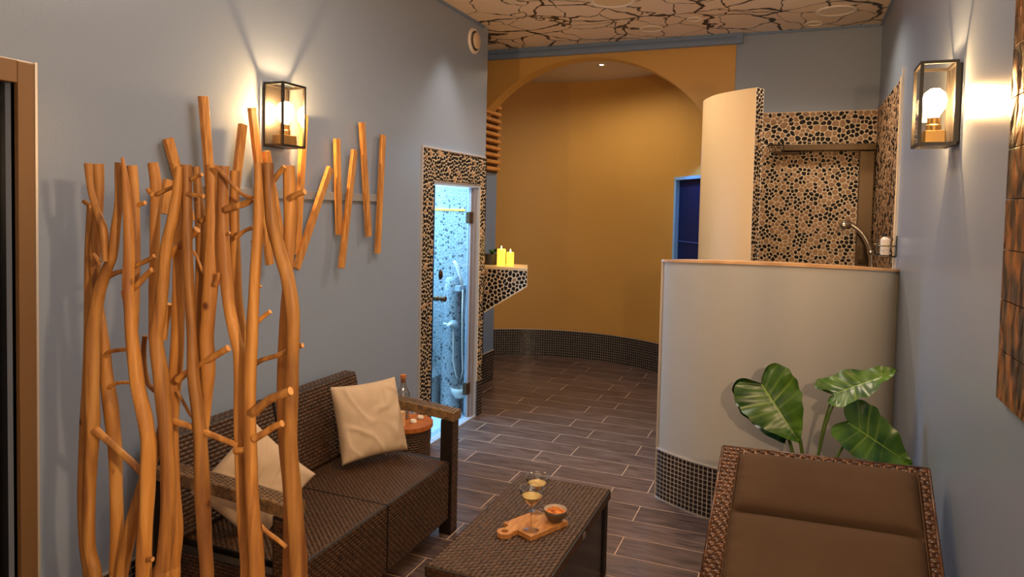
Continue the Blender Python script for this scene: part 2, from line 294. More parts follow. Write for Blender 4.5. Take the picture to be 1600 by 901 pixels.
# ------------------------------------------------------------------ mesh helpers
class MB:
    def __init__(s): s.v = []; s.f = []; s.mi = []; s.attr = None
    def add(s, vs, fs, m=0):
        o = len(s.v); s.v += [tuple(v) for v in vs]; s.f += [tuple(i+o for i in f) for f in fs]; s.mi += [m]*len(fs)
    def frame_box(s, o, u, v, w, m=0, bev=0):
        """box from corner o with edge vectors u, v, w"""
        o = Vector(o); u = Vector(u); v = Vector(v); w = Vector(w)
        if bev <= 0:
            P = [o, o+u, o+u+v, o+v, o+w, o+u+w, o+u+v+w, o+v+w]
            F = [(0, 3, 2, 1), (4, 5, 6, 7), (0, 1, 5, 4), (1, 2, 6, 5), (2, 3, 7, 6), (3, 0, 4, 7)]
            if u.cross(v).dot(w) < 0: F = [tuple(reversed(f)) for f in F]
            s.add(P, F, m); return
        bm = bmesh.new(); vs = [bm.verts.new(p) for p in (o, o+u, o+u+v, o+v, o+w, o+u+w, o+u+v+w, o+v+w)]
        for f in [(0, 3, 2, 1), (4, 5, 6, 7), (0, 1, 5, 4), (1, 2, 6, 5), (2, 3, 7, 6), (3, 0, 4, 7)]: bm.faces.new([vs[i] for i in f])
        bmesh.ops.recalc_face_normals(bm, faces=bm.faces)
        bmesh.ops.bevel(bm, geom=list(bm.edges), offset=bev, segments=2, affect='EDGES', profile=.6)
        bm.verts.index_update(); s.add([v.co.copy() for v in bm.verts], [[v.index for v in f.verts] for f in bm.faces], m); bm.free()
    def box(s, x0, y0, z0, x1, y1, z1, m=0, bev=0):
        s.frame_box((x0, y0, z0), (x1-x0, 0, 0), (0, y1-y0, 0), (0, 0, z1-z0), m, bev)
    def tube(s, pts, rad, n=10, cap=True, m=0, mcap=None, wob=0, seed=0):
        pts = [Vector(p) for p in pts]; rad = rad if isinstance(rad, (list, tuple)) else [rad]*len(pts)
        t0 = (pts[1]-pts[0]).normalized(); ref = Vector((0, 0, 1)) if abs(t0.z) < .9 else Vector((0, 1, 0))
        a = t0.cross(ref).normalized(); rings = []; vs = []
        for i, p in enumerate(pts):
            t = (pts[min(i+1, len(pts)-1)]-pts[max(i-1, 0)]).normalized()
            a = (a - t*a.dot(t)).normalized(); b = t.cross(a)
            for k in range(n):
                an = 2*pi*k/n; d = a*cos(an)+b*sin(an); r = rad[i]
                if wob: r *= 1 + wob*noise.noise(Vector((seed+cos(an)*1.2, sin(an)*1.2+seed*.3, i*.23)))
                vs.append(p + d*r)
        fs = [(i*n+k, i*n+(k+1) % n, (i+1)*n+(k+1) % n, (i+1)*n+k) for i in range(len(pts)-1) for k in range(n)]
        s.add(vs, fs, m)
        if cap:
            o = len(s.v)-len(vs); s.f += [tuple(o+k for k in range(n))[::-1], tuple(o+(len(pts)-1)*n+k for k in range(n))]
            s.mi += [m if mcap is None else mcap]*2
    def lathe(s, prof, c=(0, 0, 0), n=24, m=0, axis='Z', sy=1):
        vs = []; c = Vector(c)
        for r, z in prof:
            for k in range(n):
                an = 2*pi*k/n; p = Vector((r*cos(an), r*sin(an)*sy, z))
                if axis == 'X': p = Vector((z, p.x, p.y))
                if axis == 'Y': p = Vector((p.y, z, p.x))
                vs.append(c+p)
        fs = [(i*n+k, i*n+(k+1) % n, (i+1)*n+(k+1) % n, (i+1)*n+k) for i in range(len(prof)-1) for k in range(n)]
        s.add(vs, fs, m)
    def prism(s, poly, ext, m=0):
        """poly: list of 3d points, ext: extrusion vector"""
        P = [Vector(p) for p in poly]; n = len(P); e = Vector(ext)
        s.add(P+[p+e for p in P], [tuple(range(n))[::-1], tuple(range(n, 2*n))]+[(i, (i+1) % n, n+(i+1) % n, n+i) for i in range(n)], m)
    def grid(s, fn, nu, nv, m=0, closeu=False):
        vs = [fn(i/nu, j/nv) for j in range(nv+1) for i in range(nu+1)]
        w = nu+1; s.add(vs, [(j*w+i, j*w+i+1, (j+1)*w+i+1, (j+1)*w+i) for j in range(nv) for i in range(nu)], m)
    def build(s, name, mats, parent=None, smooth=False, kind=None, origin=None, fix=False):
        me = bpy.data.meshes.new(name); V = [Vector(v) for v in s.v]
        if parent is not None:
            q = parent; off = Vector((0, 0, 0))
            while q is not None: off += q.location; q = q.parent
            loc = Vector((0, 0, 0))
        else:
            if origin is None:
                xs = [v.x for v in V]; ys = [v.y for v in V]; zs = [v.z for v in V]
                origin = ((min(xs)+max(xs))/2, (min(ys)+max(ys))/2, min(zs))
            off = Vector(origin); loc = off
        me.from_pydata([v-off for v in V], [], s.f)
        if not isinstance(mats, (list, tuple)): mats = [mats]
        for m_ in mats: me.materials.append(m_)
        if len(mats) > 1: me.polygons.foreach_set('material_index', s.mi)
        if smooth:
            me.polygons.foreach_set('use_smooth', [True]*len(me.polygons))
        me.update()
        if fix:
            bm = bmesh.new(); bm.from_mesh(me); bmesh.ops.recalc_face_normals(bm, faces=bm.faces); bm.to_mesh(me); bm.free()
        if smooth == 'auto':
            bm = bmesh.new(); bm.from_mesh(me)
            for e in bm.edges:
                if len(e.link_faces) == 2 and e.calc_face_angle(0) > radians(38): e.smooth = False
            bm.to_mesh(me); bm.free()
        o = bpy.data.objects.new(name, me); C.objects.link(o); o.location = loc
        if parent is not None: o.parent = parent
        if kind: o['kind'] = kind
        return o
def tag(o, label=None, cat=None, group=None, kind=None):
    if label: o['label'] = label
    if cat: o['category'] = cat
    if group: o['group'] = group
    if kind: o['kind'] = kind
    return o
def thing(name, label, cat, loc=(0, 0, 0), group=None):
    o = bpy.data.objects.new(name, None); C.objects.link(o); o.location = loc; o.empty_display_size = .1
    return tag(o, label, cat, group)
def mesh1(name, fn, mats, parent=None, **kw):
    b = MB(); fn(b); return b.build(name, mats, parent, **kw)

# ---- voronoi pebbles in a rectangle or polygon
def clip(poly, px, py, nx, ny, d):
    out = []; n = len(poly)
    for i in range(n):
        a = poly[i]; b = poly[(i+1) % n]
        da = a[0]*nx+a[1]*ny-d; db = b[0]*nx+b[1]*ny-d
        if da <= 0: out.append(a)
        if (da < 0 < db) or (db < 0 < da):
            t = da/(da-db); out.append((a[0]+(b[0]-a[0])*t, a[1]+(b[1]-a[1])*t))
    return out
def pebble_cells(Wd, Ht, r0, seed, inside=None, tan_ratio=.42, edge=None):
    rnd = random.Random(seed); pts = []; cell = r0*2; g = {}
    target = int(Wd*Ht/(r0*r0)*3.2)
    for _ in range(target):
        big = rnd.random() < tan_ratio*.5; r = r0*(1.55 if big else 1)
        x, y = rnd.uniform(0, Wd), rnd.uniform(0, Ht)
        if inside and not inside(x, y): continue
        ci, cj = int(x/cell), int(y/cell); ok = True
        for a in range(ci-2, ci+3):
            for b in range(cj-2, cj+3):
                for q in g.get((a, b), ()):
                    if (q[0]-x)**2+(q[1]-y)**2 < (.92*(q[2]+r)/1.0)**2*.8: ok = False; break
                if not ok: break
            if not ok: break
        if ok:
            p = (x, y, r, big); g.setdefault((ci, cj), []).append(p); pts.append(p)
    cells = []
    for p in pts:
        x, y, r, big = p; R = r*2.3
        poly = [(x-R, y-R), (x+R, y-R), (x+R, y+R), (x-R, y+R)]
        ci, cj = int(x/cell), int(y/cell); nb = []
        for a in range(ci-3, ci+4):
            for b in range(cj-3, cj+4):
                nb += g.get((a, b), ())
        for q in nb:
            if q is p: continue
            dx, dy = q[0]-x, q[1]-y; L2 = dx*dx+dy*dy
            if L2 > (4.2*r0*1.55)**2: continue
            # power bisector
            d = (L2 + r*r - q[2]*q[2])/2; poly = clip(poly, x, y, dx, dy, d + x*dx+y*dy)
            if len(poly) < 3: break
        for (nx, ny, d) in ((-1, 0, 0), (1, 0, Wd), (0, -1, 0), (0, 1, Ht)):
            if len(poly) >= 3: poly = clip(poly, x, y, nx, ny, d)
        if edge and len(poly) >= 3: poly = clip(poly, *[0, 0], *edge)
        if len(poly) >= 3: cells.append((poly, big or rnd.random() < tan_ratio*.55, rnd.random()))
    return cells
def pebble_mesh(bm_dark, bm_tan, cells, mapf, h, gap):
    for poly, tan, rr in cells:
        # round corners
        P = []
        n = len(poly)
        cx = sum(p[0] for p in poly)/n; cy = sum(p[1] for p in poly)/n
        for i in range(n):
            a = poly[i]; b = poly[(i+1) % n]
            P.append((a[0]*.72+b[0]*.28, a[1]*.72+b[1]*.28)); P.append((a[0]*.28+b[0]*.72, a[1]*.28+b[1]*.72))
        rad = sum(math.hypot(p[0]-cx, p[1]-cy) for p in P)/len(P)
        if rad < gap*1.2: continue
        s0 = max(.3, 1-gap/rad)
        hh = h*(.7+.5*rr)
        ring0 = [mapf(cx+(p[0]-cx)*s0, cy+(p[1]-cy)*s0, 0) for p in P]
        ring1 = [mapf(cx+(p[0]-cx)*s0*.78, cy+(p[1]-cy)*s0*.78, hh) for p in P]
        m = len(P); b = bm_tan if tan else bm_dark
        b.add(ring0+ring1, [(i, (i+1) % m, m+(i+1) % m, m+i) for i in range(m)]+[tuple(range(m, 2*m))])
def pebbles(parent, Wd, Ht, r0, mapf, seed, inside=None, gap=.0035, h=.004, tan_ratio=.42, edge=None):
    a, b = MB(), MB(); pebble_mesh(a, b, pebble_cells(Wd, Ht, r0, seed, inside, tan_ratio, edge), mapf, h, gap)
    if a.v: a.build('dark_pebbles', M['pebble_dark'], parent, kind='stuff')
    if b.v: b.build('tan_pebbles', M['pebble_tan'], parent, kind='stuff')
def pebble_objects(parent, Wd, Ht, r0, mapf, seed, gap=.0035, h=.004, tan_ratio=.3):
    for c in pebble_cells(Wd, Ht, r0, seed, None, tan_ratio):
        a, b = MB(), MB(); pebble_mesh(a, b, [c], mapf, h, gap)
        for q, m_ in ((a, 'pebble_dark'), (b, 'pebble_tan')):
            if q.v: q.build('pebble', M[m_], parent)
def plane_map(o, u, v):
    o = Vector(o); u = Vector(u).normalized(); v = Vector(v).normalized(); n = u.cross(v)
    return lambda a, b, h: o+u*a+v*b+n*h
def path_map(path, z0, side=1):
    """path: list of (x,y); u runs along it, v up; normal to `side`"""
    seg = [0]
    for a, b in zip(path, path[1:]): seg.append(seg[-1]+math.hypot(b[0]-a[0], b[1]-a[1]))
    nr = []
    for i in range(len(path)):
        a = path[max(i-1, 0)]; b = path[min(i+1, len(path)-1)]; L = math.hypot(b[0]-a[0], b[1]-a[1])
        nr.append(((b[1]-a[1])/L*side, -(b[0]-a[0])/L*side))
    def f(u, v, h):
        u = min(max(u, 0), seg[-1]); i = 0
        while i < len(seg)-2 and seg[i+1] < u: i += 1
        t = (u-seg[i])/(seg[i+1]-seg[i]); a = path[i]; b = path[i+1]
        nx = nr[i][0]*(1-t)+nr[i+1][0]*t; ny = nr[i][1]*(1-t)+nr[i+1][1]*t
        return Vector((a[0]+(b[0]-a[0])*t+nx*h, a[1]+(b[1]-a[1])*t+ny*h, z0+v))
    return f, seg[-1]
def mosaic(parent, L, Ht, mapf, pitch=.0262, gap=.004, h=.0022, name='mosaic_tiles'):
    b = MB(); nv = int(round(Ht/pitch)); nu = int(L/pitch); pv = Ht/nv; pu = L/nu
    for i in range(nu):
        for j in range(nv):
            u0, u1 = i*pu+gap/2, (i+1)*pu-gap/2; v0, v1 = j*pv+gap/2, (j+1)*pv-gap/2; e = .0015
            P = [mapf(u0, v0, .0002), mapf(u1, v0, .0002), mapf(u1, v1, .0002), mapf(u0, v1, .0002), mapf(u0+e, v0+e, h), mapf(u1-e, v0+e, h), mapf(u1-e, v1-e, h), mapf(u0+e, v1-e, h)]
            b.add(P, [(4, 5, 6, 7), (0, 1, 5, 4), (1, 2, 6, 5), (2, 3, 7, 6), (3, 0, 4, 7)])
    return b.build(name, M['mosaic'], parent, kind='stuff', fix=False)
def weave(parent, mapf, L, Ht, cu, cv, h=.004, mats=None, name='woven_strands', slant=0):
    """staggered domed strands; mapf(u,v,h)"""
    b = MB(); nu = max(1, int(round(L/cu))); nv = max(1, int(round(Ht/cv))); cu = L/nu; cv = Ht/nv
    for i in range(nu):
        st = .5*(i % 2)
        for j in range(-1, nv+1):
            v0 = (j+st)*cv; v1 = v0+cv*.96; u0 = i*cu+cu*.03; u1 = (i+1)*cu-cu*.03
            v0 = max(v0, 0); v1 = min(v1, Ht)
            if v1-v0 < cv*.2: continue
            vs = []
            for k, (t, hh) in enumerate(((0, 0), (.18, .75), (.5, 1), (.82, .75), (1, 0))):
                vv = v0+(v1-v0)*t; s_ = slant*cu*(t-.5)
                for uu, hk in ((u0, .15), ((u0*.8+u1*.2), 1), ((u0*.2+u1*.8), 1), (u1, .15)):
                    vs.append(mapf(min(max(uu+s_, 0), L), vv, h*(hh*hk)))
            b.add(vs, [(r*4+c, r*4+c+1, (r+1)*4+c+1, (r+1)*4+c) for r in range(4) for c in range(3)])
    return b.build(name, mats or M['wicker'], parent, smooth=True, kind='stuff')

# ================================================================== ROOM SHELL
def struct(name, b, m, parent=None, **kw):
    o = b.build(name, m, parent, **kw)
    if parent is None: o['kind'] = 'structure'
    return o
YR = -1.6   # rear end of the room, behind the camera
# floor: grout bed and single porcelain planks
b = MB(); b.box(-3.9, YR, -.08, XR+.1, 7.9, -.0007); floor = struct('floor', b, M['floor_grout'], origin=(0, 0, -.08))
TW, TL_ = .6096, .2040
def in_room(x, y):
    if y < 5.25: return XL+.005 < x < XR-.005
    if y < 5.86: return -2.71 < x < XR-.005
    dx, dy = x+2.2, y-5.9
    return dx*dx+dy*dy < 1.62**2 and x > -2.72 - (1.2 if y > 6.25 else 0)
def clip_rect(x0, x1, y0, y1):
    """keep the piece inside the room bounds"""
    if y1 < 5.26: x0 = max(x0, XL+.003); x1 = min(x1, XR-.003)
    elif y0 < 5.86: x0 = max(x0, -2.715); x1 = min(x1, XR-.003)
    return x0, x1
ys0 = 4.505*.96 - TL_*30
tile_cache = {}
for r in range(0, 46):
    y0 = ys0 + r*TL_ + .0025; y1 = y0+TL_-.005
    if y1 < .9: continue
    off = -2.071*.96 if (r % 2 == 1) else -2.2845*.96
    # rows counted so that row 30 (4.325 m) starts at the joint of -2.28
    for k in range(-3, 7):
        x0 = off + k*TW + .0025; x1 = x0+TW-.005
        x0, x1 = clip_rect(x0, x1, y0, y1)
        if x1-x0 < .03: continue
        if not any(in_room(xx, yy) for xx in (x0+.01, (x0+x1)/2, x1-.01) for yy in (y0+.005, y1-.005)): continue
        if y0 > 5.86 and not in_room((x0+x1)/2, (y0+y1)/2) and not in_room(x0+.02, y0) and not in_room(x1-.02, y0): continue
        key = (round(x1-x0, 3))
        if key not in tile_cache:
            t = MB(); t.box(-(x1-x0)/2, -(y1-y0)/2, -.008, (x1-x0)/2, (y1-y0)/2, 0, bev=0)
            o = t.build('floor_tile', M['floor_tile'], floor); o.data.transform(Matrix.Translation((0, 0, floor.location.z*-1+floor.location.z)))
            for v in o.data.vertices: pass
            tile_cache[key] = o.data
            # mesh was shifted by the floor's own location: undo so it can be shared
            o.data.transform(Matrix.Translation(floor.location))
            ob = o
        else:
            ob = bpy.data.objects.new('floor_tile', tile_cache[key]); C.objects.link(ob); ob.parent = floor
        ob.location = Vector(((x0+x1)/2, (y0+y1)/2, 0)) - floor.location

# left wall with the shower doorway; rounded nose at its end
OY0, OY1, OZ = 4.278, 5.050, 1.857
b = MB(); T = .1
b.box(XL-T, YR, 0, XL, .62, CEIL)
b.box(XL-T, .62, 2.05, XL, 1.484, CEIL)
b.box(XL-T, 1.484, 0, XL, OY0, CEIL)
b.box(XL-T, OY0, OZ, XL, OY1, CEIL)
nose = [(XL, OY1)] + [(XL-.07+.07*cos(a), 5.13+.07*sin(a)) for a in [i*pi/2/8 for i in range(9)]] + [(-2.72, 5.20), (-2.72, 5.12), (XL-T, 5.12), (XL-T, OY1)]
b.prism([(x, y, 0) for x, y in nose], (0, 0, CEIL))
struct('wall_left', b, M['blue_paint'], smooth=False, fix=True)
nosepath = [(XL, OY1)] + [(XL-.07+.07*cos(a), 5.13+.07*sin(a)) for a in [i*pi/2/8 for i in range(9)]] + [(-2.5, 5.20)]
# pebble surround of the shower doorway
ps = thing('pebble_door_surround', 'dark and tan pebble mosaic surround framing the steam shower doorway', 'door surround', (XL, 4.6, 0))
b = MB(); b.box(XL, 4.118, 0, XL+.006, OY0, 2.078); b.box(XL, OY0, OZ, XL+.006, OY1, 2.078)
b.box(XL, OY1, .29, XL+.006, 5.13, 2.078); b.build('grout_bed', M['grout'], ps)
b = MB(); b.box(XL, 4.108, 0, XL+.012, 4.118, 2.09); b.box(XL, 4.118, 2.078, XL+.012, 5.13, 2.088); b.build('edge_trim', M['trim_metal'], ps)
mp = plane_map((XL+.006, 4.118, 0), (0, 1, 0), (0, 0, 1))
pebbles(ps, OY0-4.118, 2.078, .0135, mp, 1, h=.005, tan_ratio=.15)
mp = plane_map((XL+.006, OY0, OZ), (0, 1, 0), (0, 0, 1))
pebbles(ps, OY1-OY0, 2.078-OZ, .0135, mp, 2, h=.005, tan_ratio=.2)
f_, L_ = path_map(nosepath, .29)
b = MB(); n_ = 12
b.grid(lambda u, v: f_(u*L_, v*(2.078-.29), .005), n_, 1); b.build('grout_skin', M['grout'], ps)
f2 = lambda u, v, h: f_(u, v, h+.006)
pebbles(ps, L_, 2.078-.29, .0135, f2, 3, h=.004, tan_ratio=.25)
f_, L_ = path_map(nosepath, 0)
nb = thing('mosaic_skirting', 'dark mosaic skirting wrapping the rounded wall end beside the steam shower', 'skirting', (XL, 5.1, 0))
b = MB(); b.grid(lambda u, v: f_(u*L_, v*.285, .006), n_, 1); b.build('grout_skin', M['grout_grey'], nb)
b = MB(); b.grid(lambda u, v: f_(u*L_, .285+v*.006, .009), n_, 1); b.build('edge_trim', M['trim_metal'], nb)
mosaic(nb, L_, .285, lambda u, v, h: f_(u, v, h+.0063))

# baseboard of the left wall
def flat_skirt(name, x0, y0, x1, y1, label, nrm_side, hh=.285, pitch=.0262, struct_name=None):
    L = math.hypot(x1-x0, y1-y0); f, _ = path_map([(x0, y0), (x1, y1)], 0, nrm_side)
    b = MB(); P = [f(0, 0, .0), f(L, 0, 0), f(L, 0, .006), f(0, 0, .006)]
    b.prism(P, (0, 0, hh)); o = b.build(name, M['grout_grey'], fix=True); o['kind'] = 'structure'
    b = MB(); P = [f(0, hh, .0), f(L, hh, 0), f(L, hh, .010), f(0, hh, .010)]; b.prism(P, (0, 0, .007)); b.build('edge_trim', M['trim_metal'], o, fix=True)
    mosaic(o, L, hh, lambda u, v, h: f(u, v, h+.0062), pitch)
    return o
flat_skirt('baseboard_left', XL, 1.56, XL, 4.105, None, 1)
flat_skirt('baseboard_right', XR, 4.3, XR, 1.2, None, 1)
# niche side wall (left) with skirting
b = MB(); b.box(-2.82, 5.2, 0, -2.72, 6.25, CEIL); struct('wall_niche_left', b, M['blue_dark'])
flat_skirt('baseboard_niche_left', -2.72, 5.2, -2.72, 6.25, None, 1)
# right wall, rear wall, ceiling
b = MB(); b.box(XR, YR, 0, XR+.1, YB+.2, CEIL); struct('wall_right', b, M['blue_paint'])
b = MB(); b.box(XL-T, YR-.1, 0, XR+.1, YR, CEIL); struct('wall_rear', b, M['blue_paint'])
b = MB(); b.box(-3.95, YR-.1, CEIL, XR+.1, 5.95, CEIL+.08); struct('ceiling', b, M['ceiling'])
b = MB()
for y0, y1 in ((YR, 5.05),): b.box(XL, y0, CEIL-.018, XL+.012, y1, CEIL)
struct('trim_1', b, M['blue_dark'])
b = MB(); b.box(XR-.012, YR, CEIL-.018, XR, YB, CEIL); b.box(-.45, YB-.012, CEIL-.018, XR-.012, YB, CEIL); struct('trim_2', b, M['blue_dark'])

# back wall with the big arch (ochre) and the blue part beside it
AX, AZ, AR, AD = -1.746, 1.757, 1.242, .17
b = MB(); n_ = 48
def archpt(i): a = pi - pi*i/n_; return (AX+AR*cos(a), AZ+AR*sin(a))
for yy, flip in ((YB, False), (YB+AD, True)):
    vs = []; fs = []
    for i in range(n_+1):
        x, z = archpt(i); vs += [(x, yy, z), (x, yy, CEIL)]
    for i in range(n_):
        q = (2*i, 2*i+2, 2*i+3, 2*i+1); fs.append(tuple(reversed(q)) if flip else q)
    b.add(vs, fs)
vs = []; fs = []
for i in range(n_+1):
    x, z = archpt(i); vs += [(x, YB, z), (x, YB+AD, z)]
for i in range(n_): fs.append((2*i, 2*i+1, 2*i+3, 2*i+2))
b.add(vs, fs)
b.box(-3.5, YB, 0, AX-AR, YB+AD, CEIL)
b.box(AX+AR, YB, 0, -.4995, YB+AD, CEIL)
struct('wall_arch', b, M['yellow'])
b = MB(); b.box(-.4985, YB+.004, 0, XR+.1, YB+.1, CEIL); struct('wall_back', b, M['blue_paint'])
# cornice above the arch: painted box with a recessed channel
b = MB(); b.box(-3.0, YB-.05, 3.025, -.448, YB, 3.062, bev=.002); b.box(-3.0, YB-.036, 3.062, -.50, YB, 3.078)
b.box(-3.0, YB-.05, 3.078, -.50, YB, 3.092); b.box(-.50, YB-.05, 3.062, -.448, YB, 3.108); b.box(-3.0, YB-.044, 3.092, -.50, YB, 3.109)
struct('trim_3', b, M['blue_dark'])

# round niche behind the arch
NCX, NCY, NR = -2.2, 5.95, 1.62
def circ(a, r=NR): return (NCX+r*cos(a), NCY+r*sin(a))
A0, A1 = radians(7.5), radians(172.5)
WA0, WA1 = radians(20), radians(50)     # angular window for the blue doorway
WZ = 2.03
b = MB()
def arcwall(b, a0, a1, z0, z1, r=NR, n=40):
    n = max(2, int(n*(a1-a0)/pi)); b.grid(lambda u, v: Vector((*circ(a0+(a1-a0)*u, r), z0+(z1-z0)*v)), n, 1)
arcwall(b, A0, WA0, 0, CEIL); arcwall(b, WA0, WA1, WZ, CEIL); arcwall(b, WA1, A1, 0, CEIL)
# outer skin gives the wall its thickness
arcwall(b, A0, WA0, 0, CEIL, NR+.12); arcwall(b, WA0, WA1, WZ, CEIL, NR+.12); arcwall(b, WA1, A1, 0, CEIL, NR+.12)
niche = struct('wall_niche', b, M['yellow'], smooth=True)
b = MB(); arcpath = [circ(WA1+(A1-WA1)*i/60) for i in range(61)]
f_, L_ = path_map(arcpath, 0, -1)
sk = MB(); sk.grid(lambda u, v: f_(u*L_, v*.30, .006), 60, 1); so = struct('baseboard_niche', sk, M['grout_grey'])
sk = MB(); sk.grid(lambda u, v: f_(u*L_, .30+v*.007, .010), 60, 1); sk.build('edge_trim', M['trim_metal'], so)
mosaic(so, L_, .30, lambda u, v, h: f_(u, v, h+.0065), .0265)
b = MB(); b.prism([(NCX+(NR+.1)*cos(A0+(A1-A0)*i/40), NCY+(NR+.1)*sin(A0+(A1-A0)*i/40), CEIL) for i in range(41)], (0, 0, .08)); struct('ceiling_niche', b, M['ceil_plain'], fix=True)
# doorway: blue light painted into the reveal colour, dark blue glass door
d = MB()
for a in (WA0, WA1):
    p0 = circ(a, NR-.01); p1 = circ(a, NR+.07); tx, ty = -sin(a), cos(a); s_ = 1 if a == WA0 else -1
    w = .028*s_
    d.prism([(p0[0], p0[1], 0), (p1[0], p1[1], 0), (p1[0]+tx*w, p1[1]+ty*w, 0), (p0[0]+tx*w, p0[1]+ty*w, 0)], (0, 0, WZ))
pa, pb = circ(WA0, NR-.01), circ(WA1, NR-.01); qa, qb = circ(WA0, NR+.07), circ(WA1, NR+.07)
d.prism([(pa[0], pa[1], WZ-.03), (qa[0], qa[1], WZ-.03), (qb[0], qb[1], WZ-.03), (pb[0], pb[1], WZ-.03)], (0, 0, .03))
door2 = struct('door_2', d, mat('reveal_painted_blue_light', (130, 185, 250), .4), fix=True)
d = MB(); d.prism([(*circ(WA0, NR+.045), 0), (*circ(WA0, NR+.07), 0), (*circ(WA1, NR+.07), 0), (*circ(WA1, NR+.045), 0)], (0, 0, WZ-.03)); d.build('door_leaf', M['blue_glass'], door2, fix=True)
d = MB(); d.prism([(*circ(WA0, NR+.037), 1.38), (*circ(WA0, NR+.045), 1.38), (*circ(WA1, NR+.045), 1.38), (*circ(WA1, NR+.037), 1.38)], (0, 0, .012)); d.build('cross_bar', mat('blue_bar', (40, 80, 170), .3), door2, fix=True)
light('blue_reveal_light', 'AREA', (*circ(radians(36), NR-.25), 2.2), 2.0, (.15, .5, 1.0), .3, (radians(-25), 0, 0))
# niche downlight fitting
t = thing('niche_downlight', 'small lit downlight in the round niche ceiling behind the arch', 'ceiling light', (-1.83, 6.724, CEIL-.006))
b = MB(); b.lathe([(.02, 0), (.042, -.004), (.045, .002), (.045, .006)], (-1.83, 6.724, CEIL-.006)); b.build('trim_ring', M['white_plastic'], t, smooth=True)
b = MB(); b.lathe([(.0, .001), (.022, .001)], (-1.83, 6.724, CEIL-.007)); b.build('lens', emit('downlight_lens', (255, 225, 180), 22), t)

# ------------------------------------------------ ceiling spot rings
for i, (x, y, r, lab) in enumerate([(-1.11, 5.52, .09, 'round flush ceiling light nearest the arch cornice'), (-.758, 5.34, .055, 'smaller flush ceiling light right of the round one by the arch'),
        (-1.22, 4.72, .15, 'wide flush ceiling light cut by the top edge of the photo'), (.20, 5.42, .13, 'wide flush ceiling light close to the right corner'), (.065, 5.72, .06, 'small flush ceiling light nearest the back wall in the right corner')]):
    t = thing('ceiling_light', lab, 'ceiling light', (x, y, CEIL-.008), 'flush ceiling lights that are switched off')
    b = MB(); b.lathe([(r*.82, .006), (r*.86, -.001), (r, -.001), (r*1.03, .007)], (x, y, CEIL-.008), 32); b.build('trim_ring', mat('ring', (235, 222, 205), .3), t, smooth=True)
    b = MB(); b.lathe([(0.0, .005), (r*.83, .005)], (x, y, CEIL-.008), 32); b.build('lens', mat('opal_lens', (214, 190, 160), .3), t)
# round wall vent
t = thing('wall_vent', 'round white ventilation valve high on the blue wall above the shower door', 'vent', (XL, 4.88, 2.952))
b = MB(); b.lathe([(.0, .004), (.062, .004), (.066, .012), (.085, .016), (.094, .010), (.098, 0)], (XL, 4.88, 2.952), 32, axis='X'); b.build('rim', M['white_plastic'], t, smooth=True)
b = MB(); b.lathe([(.058, .02), (.062, .024), (.055, .03), (0.0, .033)], (XL+.004, 4.88, 2.952), 32, axis='X'); b.build('valve_disc', mat('vent_disc', (215, 190, 165), .4), t, smooth=True)
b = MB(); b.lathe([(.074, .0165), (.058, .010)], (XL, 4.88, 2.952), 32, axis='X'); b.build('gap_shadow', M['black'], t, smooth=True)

# ------------------------------------------------ dark door at the left edge (bronze frame)
d = MB(); z1 = 2.118
d.box(XL-.02, 1.484, 0, XL+.018, 1.538, z1-.002, bev=.003); d.box(XL-.02, .60, z1-.072, XL+.018, 1.4835, z1, bev=.003); d.box(XL-.02, .60, 0, XL+.018, .66, z1-.0725, bev=.003)
door1 = struct('door_1', d, M['door_bronze'])
d = MB(); d.box(XL-.09, .66, 0, XL-.045, 1.484, z1-.07); d.build('door_leaf', M['black'], door1)
d = MB(); d.box(XL-.045, 1.440, .02, XL-.038, 1.447, z1-.10); d.box(XL-.045, .70, z1-.107, XL-.038, 1.447, z1-.100); d.build('inner_edge', M['bronze'], door1)
d = MB(); d.box(XL-.01, 1.538, 0, XL+.019, 1.546, z1+.004); d.box(XL-.01, .6, z1, XL+.006, 1.538, z1+.004); d.build('sealant_line', M['trim_metal'], door1)

# ------------------------------------------------ steam shower room behind the glass door
b = MB()
b.box(-3.9, 5.11, 0, XL-.10, 5.119, 2.3)          # far wall with fittings
b.box(-3.9, 3.9, 0, -3.8, 5.11, 2.3); b.box(-3.8, 3.9, 0, XL-.10, 3.98, 2.3)
struct('wall_shower', b, M['shower_tile'])
b = MB(); b.box(-3.8, 3.98, 2.12, XL-.1, 5.11, 2.2); struct('ceiling_shower', b, M['shower_floor'])
b = MB(); b.box(-3.8, 3.98, -.0, XL-.101, 5.11, .012); struct('floor_shower', b, M['shower_floor'])
# tiled bench with a reclining back
bench = thing('steam_bench', 'pebble-tiled reclining bench inside the steam shower behind the glass', 'bench', (-3.1, 4.95, .012))
prof = [(-3.75, .012), (-2.68, .012), (-2.68, .30), (-2.72, .36), (-2.78, .52), (-2.82, .68), (-2.88, .88), (-2.98, 1.02), (-3.2, 1.08), (-3.75, 1.08)]
b = MB(); b.prism([(x, 4.88, z) for x, z in prof], (0, .225, 0)); b.build('tiled_body', M['shower_tile'], bench, fix=True)
col_ = thing('tiled_pillar', 'small domed pebble-tiled pillar behind the hand shower in the steam shower', 'pillar', (-2.585, 5.05, .012))
b = MB(); b.tube([(-2.575, 5.06, .013+z) for z in (0, .4, .8, 1.0, 1.07, 1.10)], [.085, .078, .068, .064, .058, .04], 16); b.build('tiled_shaft', M['shower_tile'], col_, smooth='auto')
M['st2'] = mat('shower_steel', (200, 205, 210), .3, metal=.5)
hs_ = thing('hand_shower', 'slim white hand shower with looping hose on the steam shower wall', 'shower', (-2.47, 5.0, .7))
def yp(px, py, y=4.95): return onY(px, py, y)
b = MB(); b.tube([yp(709, 408), yp(713, 412), yp(719, 432), yp(723, 449)], [.012, .016, .011, .009], 8); b.build('handset', M['white_plastic'], hs_, smooth=True)
